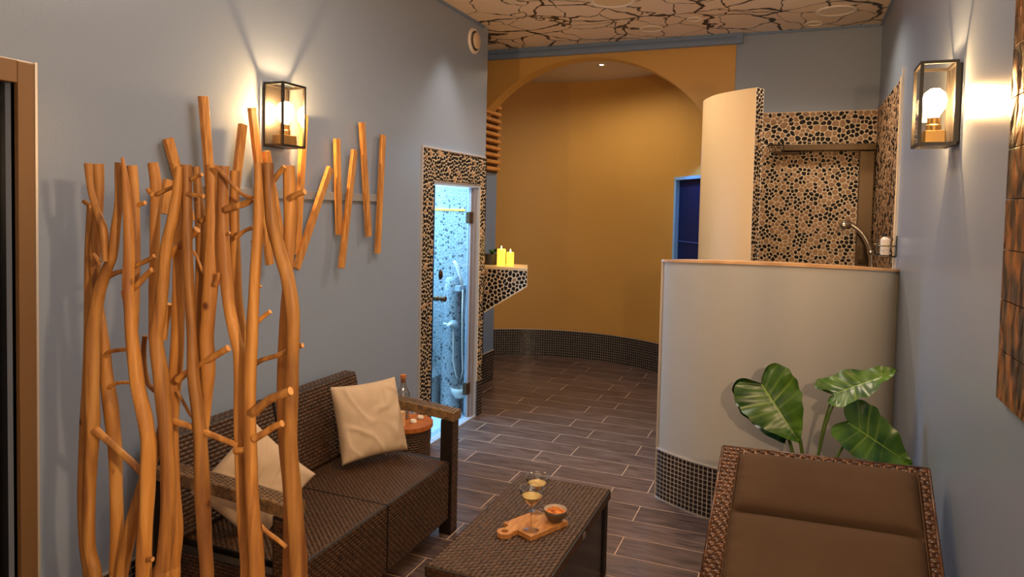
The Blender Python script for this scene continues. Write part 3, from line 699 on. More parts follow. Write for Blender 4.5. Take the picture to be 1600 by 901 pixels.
b = MB(); p = yp(722, 450, 5.0); b.box(p.x-.04, 4.95, p.z-.022, p.x+.005, 5.108, p.z+.022, bev=.004); b.build('bracket', M['st2'], hs_)
b = MB(); hp = [(708, 512), (708, 540), (708, 565), (713, 588), (719, 594), (723, 580), (722, 545), (722, 500), (723, 452)]
b.tube([yp(*q, 4.97) for q in hp], .0055, 6); b.build('hose', M['white_plastic'], hs_, smooth=True)
b = MB(); p = yp(707, 507, 4.97); b.lathe([(0, -.07), (.022, -.065), (.026, -.02), (.034, -.01), (.034, .03)], p, 16, axis='Y'); b.tube([p+Vector((0, -.03, 0)), p+Vector((-.06, -.05, .01))], .012, 8); b.build('valve', M['st2'], hs_, smooth=True)
bs = MB(); p = yp(722, 612, 5.0); bs.lathe([(0, 0), (.045, .01), (.07, .05), (.075, .09), (.07, .09), (.062, .05), (0, .03)], (p.x-.03, 5.02, p.z-.06), 20)
o = bs.build('foot_basin', M['white_plastic'], smooth=True); tag(o, 'small white basin low on the steam shower wall by the door edge', 'basin')
# thin led strip across the steam shower
a_ = onY(677, 327, 5.09); c_ = onY(725, 331, 5.09)
b = MB(); b.box(a_.x-.4, 5.098, a_.z-.006, c_.x-.0, 5.1095, a_.z+.006); o = b.build('light_strip', emit('yellow_led', (255, 225, 40), 2.0)); tag(o, 'thin glowing yellow strip across the steam shower wall', 'light')
# door frame, fixed pane, door leaf, hinges, knob
fr = MB(); GX = XL-.045
fr.box(XL-.10, OY0-.001, OZ-.022, XL-.002, OY1, OZ); fr.box(XL-.10, OY1-.016, 0.012, XL-.002, OY1, OZ-.022); fr.box(XL-.10, OY0, .012, XL-.03, OY0+.012, OZ-.022)
fr.box(XL-.10, OY0, 0, XL+.004, OY1-.0, .012)
door3 = struct('door_3', fr, M['shower_frame'])
b = MB(); b.box(GX-.004, OY0+.014, .014, GX+.004, 4.375, OZ-.024); b.build('fixed_pane', M['door_glass'], door3)
b = MB(); b.box(GX-.004, 4.381, .02, GX+.004, 4.955, OZ-.03); b.build('door_leaf', M['door_glass'], door3)
b = MB(); b.box(GX-.006, 4.3755, .014, GX+.006, 4.3805, OZ-.024); b.build('door_seal', mat('dark_seal', (30, 40, 55), .5), door3)
b = MB(); b.box(GX-.012, 4.962, .014, GX+.012, 4.985, OZ-.024, bev=.002); b.box(GX-.008, 4.99, .014, GX+.03, 5.033, OZ-.024, bev=.002); b.build('hinge_post', mat('grey_post', (170, 160, 160), .35, metal=.4), door3)
for z in (.243, 1.60):
    b = MB(); b.box(GX-.015, 4.925, z-.045, GX+.018, 5.02, z+.045, bev=.003); b.build('hinge', M['bronze'], door3)
b = MB(); kc = (GX, 4.44, 1.02); b.lathe([(0, .075), (.020, .073), (.022, .04), (.015, .036), (.015, .02), (.020, .016), (.020, -.05), (.0, -.052)], kc, 18, axis='X'); b.build('door_knob', M['bronze'], door3, smooth='auto')
b = MB(); b.lathe([(0, .02), (.014, .018), (.020, .006), (.020, .0)], (GX+.004, 4.475, 1.19), 18, axis='X', sy=1.9); b.build('door_hook', M['bronze_dark'], door3, smooth=True)

# ------------------------------------------------ corner shelf with pebbled face, candles
SY, SX1 = 5.30, -2.018
sh = thing('pebble_shelf', 'triangular pebble-clad wall shelf carrying two candles beside the arch', 'shelf', (-2.3, 5.4, .8))
poly = [(-2.719, SY, 1.178), (SX1, SY, 1.178), (SX1, SY, 1.045), (-2.40, SY, .80), (-2.719, SY, .60)]
b = MB(); b.prism(poly, (-.125, .31, 0)); b.build('shelf_core', M['grout'], sh, fix=True)
b = MB(); b.prism([(-2.719, SY-.006, 1.178), (SX1+.004, SY-.006, 1.178), (SX1-.122, SY+.32, 1.178), (-2.719, SY+.32, 1.178)], (0, 0, .018)); b.build('shelf_top', M['cream'], sh)
def ins(x, y):  # in panel coords from x=-2.719, z=.6
    X_, Z_ = -2.719+x, .60+y
    if Z_ > 1.17: return False
    zl = .80+(X_+2.40)*(.245/.382)
    return Z_ > zl+.02
pebbles(sh, SX1+2.719, .574, .0165, plane_map((-2.719, SY-.0005, .60), (1, 0, 0), (0, 0, 1)), 5, ins, h=.005, tan_ratio=.15, edge=(.6414, -1, -.0044))
def candle(px, py_top, y, r, lab):
    p = onY(px, 415, y); zt = onY(px, py_top, y).z
    t = thing('pillar_candle', lab, 'candle', (p.x, y, 1.196))
    b = MB(); h = zt-1.196; b.lathe([(0, 0), (r, 0), (r, h-.006), (r*.93, h), (r*.7, h-.008), (0, h-.010)], (p.x, y, 1.1965), 24); b.build('wax_body', M['wax'], t, smooth='auto')
    b = MB(); b.tube([(p.x, y, zt-.012), (p.x+.001, y, zt+.004)], .0012, 6); b.build('wick', M['black'], t)
    b = MB(); b.lathe([(0, 0), (.0045, .004), (.0055, .010), (.003, .020), (0, .030)], (p.x, y, zt-.001), 12); b.build('flame', M['flame'], t, smooth=True)
    light('candle_flame_light', 'POINT', (p.x, y-.0, zt+.045), .7, (1, .6, .15), .012)
candle(783, 389, 5.40, .036, 'taller lit yellow pillar candle on the pebble shelf')
candle(797, 394, 5.41, .031, 'shorter lit yellow pillar candle on the pebble shelf')

# ------------------------------------------------ horizontal wood louvres beside the arch
lv = thing('wooden_louvre', 'small louvre of horizontal pine slats high beside the arch', 'louvre', (-2.72, 6.0, 2.0))
zz = 2.03
b = MB(); b.box(-2.7195, 5.5, 2.015, -2.712, 6.24, 2.66); b.build('back_board', mat('dark_backing', (60, 34, 16), .7), lv)
for i in range(10):
    b = MB(); z = zz+i*.065; b.frame_box((-2.711, 5.5, z), (0, .735, 0), (.035, 0, .01), (0, 0, .030), bev=.002); b.build('slat', M['slat_wood'], lv)

# ------------------------------------------------ half wall (curved) with cap, mosaic base
HW = [(-.700, 4.19), (-.713, 4.115), (-.705, 4.09), (-.65, 4.045), (-.591, 4.01), (-.52, 3.97), (-.455, 3.94), (-.36, 3.908), (-.25, 3.895), (-.15, 3.90), (-.02, 3.93), (.10, 3.972), (.20, 4.025), (.30, 4.095), (.40, 4.19), (.48, 4.30), (.535, 4.43)]
def smooth_path(P, n=4):
    out = []
    for i in range(len(P)-1):
        p0, p1, p2, p3 = P[max(i-1, 0)], P[i], P[i+1], P[min(i+2, len(P)-1)]
        for k in range(n):
            t = k/n
            out.append(tuple(.5*((2*p1[c])+(-p0[c]+p2[c])*t+(2*p0[c]-5*p1[c]+4*p2[c]-p3[c])*t*t+(-p0[c]+3*p1[c]-3*p2[c]+p3[c])*t**3) for c in range(len(p1))))
    out.append(tuple(P[-1])); return out
hp = smooth_path(HW, 3)
ytop = [(-.72, 4.05), (-.316, 4.187), (.024, 4.223), (.281, 4.208), (.505, 4.179), (.6, 4.17)]
def hz(x, y):
    for (a, ya), (c, yc) in zip(ytop, ytop[1:]):
        if x <= c or c == .6:
            Y_ = ya+(yc-ya)*(x-a)/(c-a); return 1.68-.275*y/Y_
f_, L_ = path_map(hp, 0, 1)
def htop(u): p = f_(u, 0, 0); return hz(max(p.x, -.72), max(p.y, 4.0) if p.x < -.66 else p.y)-.014
TH = .10
nn = 70
b = MB()
vs = []
for i in range(nn+1):
    u = L_*i/nn; o_ = f_(u, 0, 0); i_ = f_(u, 0, -TH); z = htop(u)
    vs += [(o_.x, o_.y, 0), (o_.x, o_.y, z), (i_.x, i_.y, z), (i_.x, i_.y, 0)]
fs = []
for i in range(nn):
    a, c = 4*i, 4*i+4
    fs += [(a, c, c+1, a+1), (a+1, c+1, c+2, a+2), (a+2, c+2, c+3, a+3)]
fs += [(0, 1, 2, 3), (4*nn+3, 4*nn+2, 4*nn+1, 4*nn)]
b.add(vs, fs)
hw = b.build('wall_half', mat('pale_grey_paint', (178, 176, 172), .5, var=.02), smooth='auto', fix=True); hw['kind'] = 'structure'
b = MB(); vs = []; fs = []
for i in range(nn+1):
    u = L_*i/nn; o_ = f_(u, 0, .012); i_ = f_(u, 0, -TH-.012); z = htop(u)
    vs += [(o_.x, o_.y, z), (o_.x, o_.y, z+.014), (i_.x, i_.y, z+.014), (i_.x, i_.y, z)]
for i in range(nn):
    a, c = 4*i, 4*i+4; fs += [(a, c, c+1, a+1), (a+1, c+1, c+2, a+2), (a+2, c+2, c+3, a+3), (a+3, c+3, c, a)]
fs += [(0, 1, 2, 3), (4*nn+3, 4*nn+2, 4*nn+1, 4*nn)]
b.add(vs, fs); cap = b.build('cap_strip', mat('pale_travertine_cap', (222, 178, 128), .35, rgb2=(196, 148, 100), scale=9), hw, fix=True)
b = MB(); b.grid(lambda u, v: f_(u*L_, v*.285, .005), 70, 1); b.build('base_grout', mat('pale_mosaic_grout', (208, 196, 182), .8, var=.1, scale=30), hw)
b = MB(); b.grid(lambda u, v: f_(u*L_, .285+v*.008, .009), 70, 1); b.grid(lambda u, v: f_(u*L_, .293, .009-v*.009), 70, 1); b.build('edge_trim', M['trim_metal'], hw)
b = MB(); b.grid(lambda u, v: f_(u*L_, v*.006, .010), 70, 1); b.build('floor_joint', M['trim_metal'], hw)
mosaic(hw, L_, .279, lambda u, v, h: f_(u, v+.006, h+.0055), .0262, gap=.005, h=.003)
b = MB(); p = f_(.112, 0, 0); b.box(-.7235, 4.094, .0, -.7125, 4.12, htop(.09)); b.build('corner_bead', M['trim_metal'], hw)

# ------------------------------------------------ tall curved shower partition
PP = smooth_path([(-.274, 4.738), (-.335, 4.772), (-.393, 4.813), (-.487, 4.893), (-.552, 4.97), (-.600, 5.06), (-.645, 5.17), (-.667, 5.281), (-.675, 5.45), (-.650, 5.65), (-.60, 5.80), (-.56, 5.889)], 3)
f_, L_ = path_map(PP, 0, -1)
# `side` chosen so that +h points to the outside (left / camera)
t0 = f_(0.1, 0, .1)
if (t0.x, t0.y) and (t0 - f_(0.1, 0, 0)).y > 0: f_, L_ = path_map(PP, 0, 1)
b = MB(); vs = []; fs = []; TP = .082; nn = 40; ZP = 2.483
for i in range(nn+1):
    u = L_*i/nn; o_ = f_(u, 0, 0); i_ = f_(u, 0, -TP); vs += [(o_.x, o_.y, 0), (o_.x, o_.y, ZP), (i_.x, i_.y, ZP), (i_.x, i_.y, 0)]
for i in range(nn):
    a, c = 4*i, 4*i+4; fs += [(a, c, c+1, a+1), (a+1, c+1, c+2, a+2), (a+2, c+2, c+3, a+3)]
fs += [(0, 1, 2, 3), (4*nn+3, 4*nn+2, 4*nn+1, 4*nn)]
b.add(vs, fs); pt = b.build('wall_partition', M['cream'], smooth='auto', fix=True); pt['kind'] = 'structure'
e0 = f_(0, 0, 0); e1 = f_(0, 0, -TP); u_ = (e1-e0).normalized(); nrm = u_.cross(Vector((0, 0, 1)))
if nrm.y > 0: nrm = -nrm
zb = 1.25
b = MB(); b.frame_box(e0+Vector((0, 0, zb))+nrm*.0005, u_*TP, Vector((0, 0, ZP-zb)), nrm*.005); b.build('end_grout', M['grout'], pt, fix=True)
pm = lambda a, c, h: e0+u_*a+Vector((0, 0, zb+c))+nrm*(.0055+h)
pebble_objects(pt, TP, ZP-zb, .0125, pm, 8, h=.004, tan_ratio=.22)
b = MB(); b.tube([e1+Vector((0, 0, zb))+nrm*.006, e1+Vector((0, 0, ZP))+nrm*.006], .0035, 6); b.build('edge_bead', M['trim_metal'], pt)
inn = [tuple(f_(L_*i/24, 0, -TP-.001))[:2] for i in range(25)]
fi, Li = path_map(inn, zb, 1)
if (fi(.1, 0, .05)-fi(.1, 0, 0)).x < 0: fi, Li = path_map(inn, zb, -1)
b = MB(); b.grid(lambda u, v: fi(u*Li, v*(ZP-zb), .002), 24, 1); b.build('inner_grout', M['grout'], pt)
pebbles(pt, Li, ZP-zb, .0165, lambda u, v, h: fi(u, v, h+.0025), 81, h=.004, tan_ratio=.4)

# ------------------------------------------------ shower back wall and right wall pebble cladding
cl = thing('pebble_cladding', 'pebble mosaic cladding covering the back wall of the open shower', 'wall cladding', (.0, YB, 1.2))
zb = 1.2
b = MB(); b.box(-.56, YB-.012, zb-.2, XR-.008, YB+.003, 2.475); b.build('grout_bed', M['grout'], cl)
pebbles(cl, XR-.008+.53, 2.475-zb-.46+.2, .0135, plane_map((-.53, YB-.0122, zb), (1, 0, 0), (0, 0, 1)), 11, h=.004, tan_ratio=.6, gap=.0028)
pebbles(cl, XR-.008+.53, .25, .0160, plane_map((-.53, YB-.0122, 2.222), (1, 0, 0), (0, 0, 1)), 12, h=.004, tan_ratio=.5, gap=.003)
cl = thing('pebble_cladding', 'pebble mosaic cladding on the right-hand wall inside the open shower', 'wall cladding', (XR, 5.2, 1.2))
b = MB(); b.box(XR-.008, 4.60, 1.0, XR, YB-.012, 2.475); b.build('grout_bed', M['grout'], cl)
b = MB(); b.box(XR-.014, 4.585, 1.0, XR, 4.60, 2.485); b.build('edge_trim', mat('cream_edge', (240, 210, 160), .4), cl)
pebbles(cl, YB-.014-4.60, 2.475-1.2, .014, plane_map((XR-.0082, YB-.014, 1.2), (0, -1, 0), (0, 0, 1)), 13, h=.003, tan_ratio=.85, gap=.003)
b = MB(); b.box(XR-.010, 4.545, 1.0, XR-.0, 4.584, 2.535); struct('trim_4', b, mat('grey_pilaster', (176, 176, 178), .4))

# shower column (bronze) with overhead arm and gooseneck
sc_ = thing('shower_column', 'bronze shower panel with a long overhead arm on the pebbled back wall', 'shower', (.48, 5.82, 1.0))
b = MB(); b.box(.415, 5.80, 1.0, .515, YB-.018, 2.165, bev=.004); b.build('panel', M['shower_bronze'], sc_)
b = MB(); b.box(-.115, 5.76, 2.166, .52, YB-.018, 2.215, bev=.004); b.build('overhead_arm', M['shower_bronze'], sc_)
b = MB()
for k in range(6):
    x = -.225+k*.02; b.tube([(x, 5.78, 2.215), (x+.012, 5.78, 2.16)], .003, 6); b.tube([(x, 5.78, 2.215), (x, 5.86, 2.215)], .003, 6)
b.tube([(-.235, 5.78, 2.215), (-.115, 5.78, 2.215)], .004, 6); b.tube([(-.225, 5.78, 2.16), (-.10, 5.78, 2.16)], .004, 6); b.tube([(-.235, 5.86, 2.215), (-.115, 5.86, 2.215)], .004, 6)
b.build('wire_basket', M['bronze_dark'], sc_)
b = MB(); b.box(-.19, 5.78, 2.145, -.0, YB-.02, 2.158, bev=.002); b.build('rain_head', M['bronze_dark'], sc_)
gn = thing('hand_shower', 'curved steel hand shower rising above the half wall cap', 'shower', (.48, 5.6, 1.0))
gp = [(1362, 470), (1362, 412), (1361, 396), (1357, 382), (1349, 367), (1338, 356), (1326, 349), (1317, 347)]
P3 = [onY(x, y, 5.62) for x, y in gp]; sp = smooth_path([tuple(p) for p in P3], 4)
sp = [(p[0], p[1], p[2]) for p in sp]
b = MB(); nn_ = len(sp); b.tube(sp, [.021-.004*i/nn_ for i in range(nn_)], 12); b.build('curved_handle', M['chrome'], gn, smooth=True)
hd = onY(1318, 352, 5.62); b = MB(); b.tube([hd+Vector((.05, 0, .012)), hd, hd+Vector((-.022, 0, -.012))], [.024, .030, .026], 14); b.build('spray_head', M['chrome'], gn, smooth=True)
b = MB(); q = onY(1361, 394, 5.62); b.tube([q+Vector((0, 0, -.015)), q+Vector((0, 0, .012))], .026, 14); b.build('collar', M['chrome'], gn, smooth=True)
b = MB(); q = onY(1362, 440, 5.62); b.tube([q, (q.x, YB-.03, q.z)], .012, 8); b.build('wall_bracket', M['chrome'], gn, smooth=True)
# bottle rack on right wall
rk = thing('wire_rack', 'small black wire rack on the pebbled right wall of the shower', 'rack', (.49, 5.0, 1.42))
b = MB(); q = onX(1385, 399, .49)
for dz in (0, .06):
    b.tube([(.526, q.y-.12, q.z+dz), (.43, q.y-.12, q.z+dz), (.43, q.y+.14, q.z+dz), (.526, q.y+.14, q.z+dz)], .004, 6)
for k in range(5): b.tube([(.526, q.y-.10+k*.055, q.z), (.43, q.y-.10+k*.055, q.z)], .003, 6)
b.tube([(.43, q.y-.12, q.z-.0), (.43, q.y-.12, q.z+.10)], .004, 6); b.tube([(.526, q.y-.12, q.z), (.526, q.y-.12, q.z+.12)], .004, 6)
b.build('wire_frame', M['black'], rk)
bo = thing('soap_bottle', 'pale soap bottle standing in the black wire shower rack', 'bottle', (.478, q.y, q.z+.004))
b = MB(); b.lathe([(0, 0), (.024, 0), (.026, .01), (.026, .09), (.012, .105), (0, .105)], (.478, q.y-.03, q.z+.0045), 14); b.build('bottle_body', M['white_plastic'], bo, smooth='auto')
b = MB(); b.lathe([(.010, .105), (.010, .125), (0, .125)], (.478, q.y-.03, q.z+.0045), 10); b.build('pump', M['blackmetal'], bo, smooth='auto')

# ------------------------------------------------ wall lanterns
def lantern(x0, sgn, y0, y1, z0, z1, d, lab, pw):
    """x0 wall plane, sgn +1 projects to +X"""
    t = thing('wall_lantern', lab, 'wall lamp', (x0, (y0+y1)/2, z0))
    xa, xb = (x0+.012*sgn, x0+d*sgn); X0, X1 = min(xa, xb), max(xa, xb); w = .011
    b = MB(); a = min(x0+.001*sgn, x0+.012*sgn); b.box(a, y0+.012, z0+.01, a+.011, y1-.012, z1-.01, bev=.002); b.build('back_plate', M['blackmetal'], t)
    b = MB()
    for x in (X0, X1-w):
        for y in (y0, y1-w): b.box(x, y, z0, x+w, y+w, z1)
    for z in (z0, z1-w):
        b.box(X0+w, y0, z, X1-w, y0+w, z+w); b.box(X0+w, y1-w, z, X1-w, y1, z+w); b.box(X0, y0+w, z, X0+w, y1-w, z+w); b.box(X1-w, y0+w, z, X1, y1-w, z+w)
    b.build('frame', M['blackmetal'], t)
    g = .0025
    fx = X1-w/2 if sgn > 0 else X0+w/2
    def pane(bx): q = MB(); q.box(*bx); q.build('glass_pane', M['lamp_glass'], t)
    pane((fx-g/2, y0+w, z0+w, fx+g/2, y1-w, z1-w))
    pane((X0+w, y0+w/2, z0+w, X1-w, y0+w/2+g, z1-w)); pane((X0+w, y1-w/2-g, z0+w, X1-w, y1-w/2, z1-w))
    cx, cy = (X0+X1)/2, (y0+y1)/2
    b = MB(); b.box(cx-.035, cy-.045, z0+w*.2, cx+.035, cy+.045, z0+.058, bev=.004); b.build('socket_box', M['brass'], t)
    b = MB(); b.lathe([(.0, .0), (.026, 0), (.026, .022), (.022, .026), (.022, .05), (0, .05)], (cx, cy, z0+.058), 18); b.build('socket', M['brass'], t, smooth='auto')
    b = MB(); b.lathe([(.016, 0), (.019, .012), (.036, .04), (.041, .066), (.035, .093), (.016, .110), (0, .113)], (cx, cy, z0+.106), 20); b.build('bulb', M['bulb'], t, smooth=True)
    light('lantern_lamp', 'POINT', (cx, cy, z0+.165), pw, WARM, .012)
lantern(XL, 1, 2.600, 2.765, 1.945, 2.243, .125, 'black glass lantern on the left wall above the wooden slats, lit', 17)
lantern(XR, -1, 2.955, 3.125, 1.945, 2.252, .135, 'black glass lantern on the right wall beside the copper panel, lit', 17)

# ------------------------------------------------ slanting wood slats on a rail (left wall)
art = thing('slat_wall_art', 'wall piece of slanted honey pine slats fixed on a grey rail', 'wall art', (XL, 2.9, 1.3))
b = MB(); b.box(XL+.001, 2.02, 1.702, XL+.018, 3.60, 1.745, bev=.002); b.build('rail', M['rail_paint'], art)
slats = [((567.5, 191), (578, 369), 0), ((600.5, 210.6), (592, 396), 0), ((556, 234), (535.5, 419), 1), ((528.5, 216.5), (532, 367), 0), ((518, 262), (465, 420), 1),
    ((478, 180), (466, 398), 0), ((396, 168), (424, 413), 1), ((382, 194), (364, 352), 0), ((320, 150), (336, 352), 1), ((265, 216), (300, 345), 0), ((266, 281), (258, 334), 1), ((418, 236), (443, 382), 0)]
for (tp, bt, lay) in slats:
    xx = XL+.019+.021*lay; wd = .038
    A = onX(*tp, xx+.02); B = onX(*bt, xx+.02); dv = (B-A); dv.x = 0; L = dv.length; dv.normalize(); sd = Vector((1, 0, 0)).cross(dv)
    b = MB(); A = Vector((xx, A.y, A.z)); b.frame_box(A-sd*wd/2, dv*L, sd*wd, Vector((.021, 0, 0)), bev=.002); b.build('slat', M['slat_wood'], art, fix=True)

# ------------------------------------------------ copper leaf panel on the right wall
cp = thing('copper_wall_panel', 'embossed copper leaf-pattern wall panel at the right edge', 'wall art', (XR, 1.9, 1.2))
zs = [1.2]; ysplit = [1.05, 1.45, 1.85, 2.226]
hh = .133
while zs[-1] < 2.75: zs.append(zs[-1]+hh)
for i in range(len(ysplit)-1):
    for j in range(len(zs)-1):
        b = MB(); b.box(XR-.022, ysplit[i]+.001, zs[j]+.001, XR-.001, ysplit[i+1]-.001, zs[j+1]-.001, bev=.0015); b.build('panel_tile', M['copper'], cp)

# ================================================================== FURNITURE
# ---- sofa
SF = -1.585; SBK = -2.30; SY0, SY1 = 1.903, 3.224; SZ = .385
sofa = thing('wicker_sofa', 'dark brown woven resin two-seat sofa along the left wall', 'sofa', (-1.94, 2.56, 0))
SA = .081  # arm width
mid = (SY0+SY1)/2
for k, (ya, yb) in enumerate(((SY0+SA, mid-.002), (mid+.002, SY1-SA))):
    b = MB(); b.box(SBK+.12, ya, .30, SF-.020, yb, SZ-.004, bev=.004); so = b.build('seat', M['wicker_base'], sofa)
    f_ = plane_map((SF-.022, ya+.004, SZ-.0035), (0, 1, 0), (-1, 0, 0))
    # normal up
    if (f_(0, 0, 1)-f_(0, 0, 0)).z < 0: f_ = (lambda a, c, h, y0=ya: Vector((SF-.022-c, y0+.004+a, SZ-.0035+h)))
    weave(so, f_, yb-ya-.008, .555, .0115, .026, .0035)
    b = MB(); b.box(SF-.035, ya, .085, SF-.014, yb, .299, bev=.003); b.box(SF-.035, ya, .2995, SF-.014, yb, SZ-.002, bev=.003); ap = b.build('front_apron', M['wicker_base'], sofa)
    weave(ap, (lambda a, c, h, y0=ya: Vector((SF-.0142+h, y0+.004+c, .09+a))), .29, yb-ya-.008, .0145, .030, .004)
    # back cushion panel, leaning back: local coordinates along Y and up the slope
    zb0, zt0 = SZ+.002, .765; xb0, xt0 = -2.13, -2.225
    def bk(a, c, h, y0=ya): 
        t = c/(zt0-zb0); return Vector((xb0+(xt0-xb0)*t+h, y0+a, zb0+c))
    ya2, yb2 = (SY0+.03, mid-.002) if k == 0 else (mid+.002, SY1-.03+.03)
    b = MB(); Lb = yb2-ya2
    def bk2(a, c, h, y0=ya2):
        t = c/(zt0-zb0); return Vector((xb0+(xt0-xb0)*t+h, y0+a, zb0+c))
    b.frame_box(bk2(0, 0, -.003), Vector((0, Lb, 0)), bk2(0, zt0-zb0, 0)-bk2(0, 0, 0), Vector((-.085, 0, -.01)), bev=.012); bo_ = b.build('backrest', M['wicker_base'], sofa, fix=True)
    weave(bo_, lambda a, c, h: bk2(c+.008, a+.008, h-.0028), zt0-zb0-.016, Lb-.016, .0165, .030, .0045)
    # top edge weave
    weave(bo_, lambda a, c, h: Vector((xt0-.006-a, ya2+.01+c, zt0-.0035+h)), .06, Lb-.02, .0165, .030, .004)
# seams & rear frame
b = MB(); b.box(SBK, SY0+.03, .05, SBK+.10, SY1-.0, .385, bev=.004); b.box(SBK+.1, SY0+SA+.001, .10, SF-.04, SY1-SA-.001, .29); b.build('base_frame', M['wicker_base'], sofa)
# arms: post front, curved arm top, woven side
for k, y0 in enumerate((SY0, SY1-SA)):
    y1 = y0+SA
    b = MB(); b.box(SF-.070, y0+.004, 0.0, SF-.002, y1-.004, .592, bev=.004); p_ = b.build('arm_post', M['wicker_base'], sofa)
    weave(p_, lambda a, c, h: Vector((SF-.0022+h, y0+.008+c, .02+a)), .56, SA-.016, .0145, .0325, .003)
    yo = y0+.0042 if k == 0 else y1-.0042; so_ = -1 if k == 0 else 1
    weave(p_, lambda a, c, h: Vector((SF-.066+c, yo+so_*h, .02+a)), .56, .06, .0145, .03, .003)
    yi = y1-.0042 if k == 0 else y0+.0042
    b = MB(); b.box(SBK+.02, y0+.004, 0, SBK+.08, y1-.004, .60, bev=.004); b.build('rear_post', M['wicker_base'], sofa)
    # curved arm
    def az(x):
        t = (x-SF)/(SBK-SF); return .637+.036*(1-(1-t)**2)
    n_ = 14; vs = []; fs = []
    xs_ = [SF+.008+(SBK+.02-SF)*i/n_ for i in range(n_+1)]
    for x in xs_:
        z = az(x); vs += [(x, y0, z-.046), (x, y1, z-.046), (x, y1, z-.004), (x, y1-.004, z), (x, y0+.004, z), (x, y0, z-.004)]
    for i in range(n_):
        for c in range(6): fs.append((6*i+c, 6*i+(c+1) % 6, 6*i+6+(c+1) % 6, 6*i+6+c))
    fs += [tuple(range(6)), tuple(range(6*n_, 6*n_+6))[::-1]]
    b = MB(); b.add(vs, fs); ar = b.build('armrest', M['armrest'], sofa, smooth='auto', fix=True)
    ar['label'] = 'curved armrest with small embossed dashes'
    # embossed dashes
    b = MB(); rnd = random.Random(3+k)
    for i in range(34):
        for j in range(5):
            x = SF-.01-.0195*i; y = y0+.012+j*.0145+(.006 if i % 2 else 0)
            if y > y1-.012: continue
            z = az(x)+.0003; b.frame_box((x-.006, y, z-.0008), (.012, 0, 0), (0, .006, 0), (0, 0, .0018))
    b.build('embossed_dashes', mat('dash', (70, 52, 36), .5), ar, kind='stuff')
    # side panel between posts under the near/far arm (open above, woven apron below seat level)
    b = MB(); b.box(SBK+.08, y0+.02, .06, SF-.07, y1-.02, .37, bev=.003); sd_ = b.build('side_panel', M['wicker_base'], sofa)
    weave(sd_, lambda a, c, h: Vector((SF-.075-c, (y0+.0198-h) if k == 0 else (y1-.0198+h), .065+a)), .30, .555, .0145, .030, .004)

# ---- coffee table
TX0, TX1, TY0, TY1, TZ = -1.193, -.750, 2.165, 3.122, .395
tb = thing('coffee_table', 'low dark woven resin coffee table in front of the sofa', 'table', ((TX0+TX1)/2, (TY0+TY1)/2, 0))
b = MB(); b.box(TX0, TY0, TZ-.042, TX1, TY1, TZ-.003, bev=.004); tt = b.build('tabletop', M['wicker_base'], tb)
weave(tt, lambda a, c, h: Vector((TX0+.006+a, TY0+.006+c, TZ-.0035+h)), TX1-TX0-.012, TY1-TY0-.012, .0185, .026, .0085, slant=.8)
weave(tt, lambda a, c, h: Vector((TX1-.0002+h*.6, TY0+.006+c, TZ-.038+a)), .032, TY1-TY0-.012, .016, .03, .0035)
weave(tt, lambda a, c, h: Vector((TX0+.006+c, TY0+.0002-h*.6, TZ-.038+a)), .032, TX1-TX0-.012, .016, .03, .0035)
for (x, y) in ((TX0+.01, TY0+.01), (TX1-.05, TY0+.01), (TX0+.01, TY1-.05), (TX1-.05, TY1-.05)):
    b = MB(); b.box(x, y, 0, x+.04, y+.04, TZ-.043, bev=.003); b.build('leg', M['wicker_base'], tb)
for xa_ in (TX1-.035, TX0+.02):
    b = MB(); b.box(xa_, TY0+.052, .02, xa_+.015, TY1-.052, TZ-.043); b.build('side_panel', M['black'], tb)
b = MB(); b.box(TX0+.052, TY1-.035, .02, TX1-.052, TY1-.02, TZ-.043); b.build('end_panel', M['wicker_base'], tb)
b = MB(); b.box(TX0+.052, TY0+.02, .02, TX1-.052, TY0+.035, TZ-.043); sp2 = b.build('end_panel', M['wicker_base'], tb)
weave(sp2, lambda a, c, h: Vector((TX0+.054+c, TY0+.0198-h, .025+a)), TZ-.07, TX1-TX0-.108, .0145, .03, .0035)
q = onX(912, 834, TX1); b = MB(); b.box(TX1, q.y-.018, TZ-.035, TX1+.0035, q.y+.018, TZ-.012, bev=.001); b.build('metal_tag', M['chrome'], tb)

# ---- serving board with two coupes and snack bowl
ZB = TZ+.0053
bd = thing('serving_board', 'acacia serving board with a round handle on the coffee table', 'board', (-.94, 2.6, ZB))
A_, B_, C_, D_ = [Vector((x, y, 0)) for x, y in ((-1.047, 2.547), (-.966, 2.730), (-.81, 2.683), (-.906, 2.486))]
ux = (C_-B_+D_-A_).normalized(); 
cen = (A_+B_+C_+D_)/4; ln = ((B_-A_).length+(C_-D_).length)/2; wdh = ((D_-A_).length+(C_-B_).length)/2
ul = ((B_-A_)+(C_-D_)).normalized(); uw = Vector((ul.y, -ul.x, 0))
def bp_(a, c): p = cen+ul*a+uw*c; return (p.x, p.y, ZB)
out = []
hl, hw_ = ln/2, wdh/2
hc = -.022  # handle offset across
pts2 = [(hl, -hw_), (hl, hw_), (-hl, hw_)]
hr = .031
pts2 += [(-hl, hc+.026)]
for i in range(13):
    a = radians(50)+radians(260)*i/12; pts2.append((-hl-.045+hr*cos(a)*1.0, hc+hr*sin(a)))
pts2 += [(-hl, hc-.026), (-hl, -hw_)]
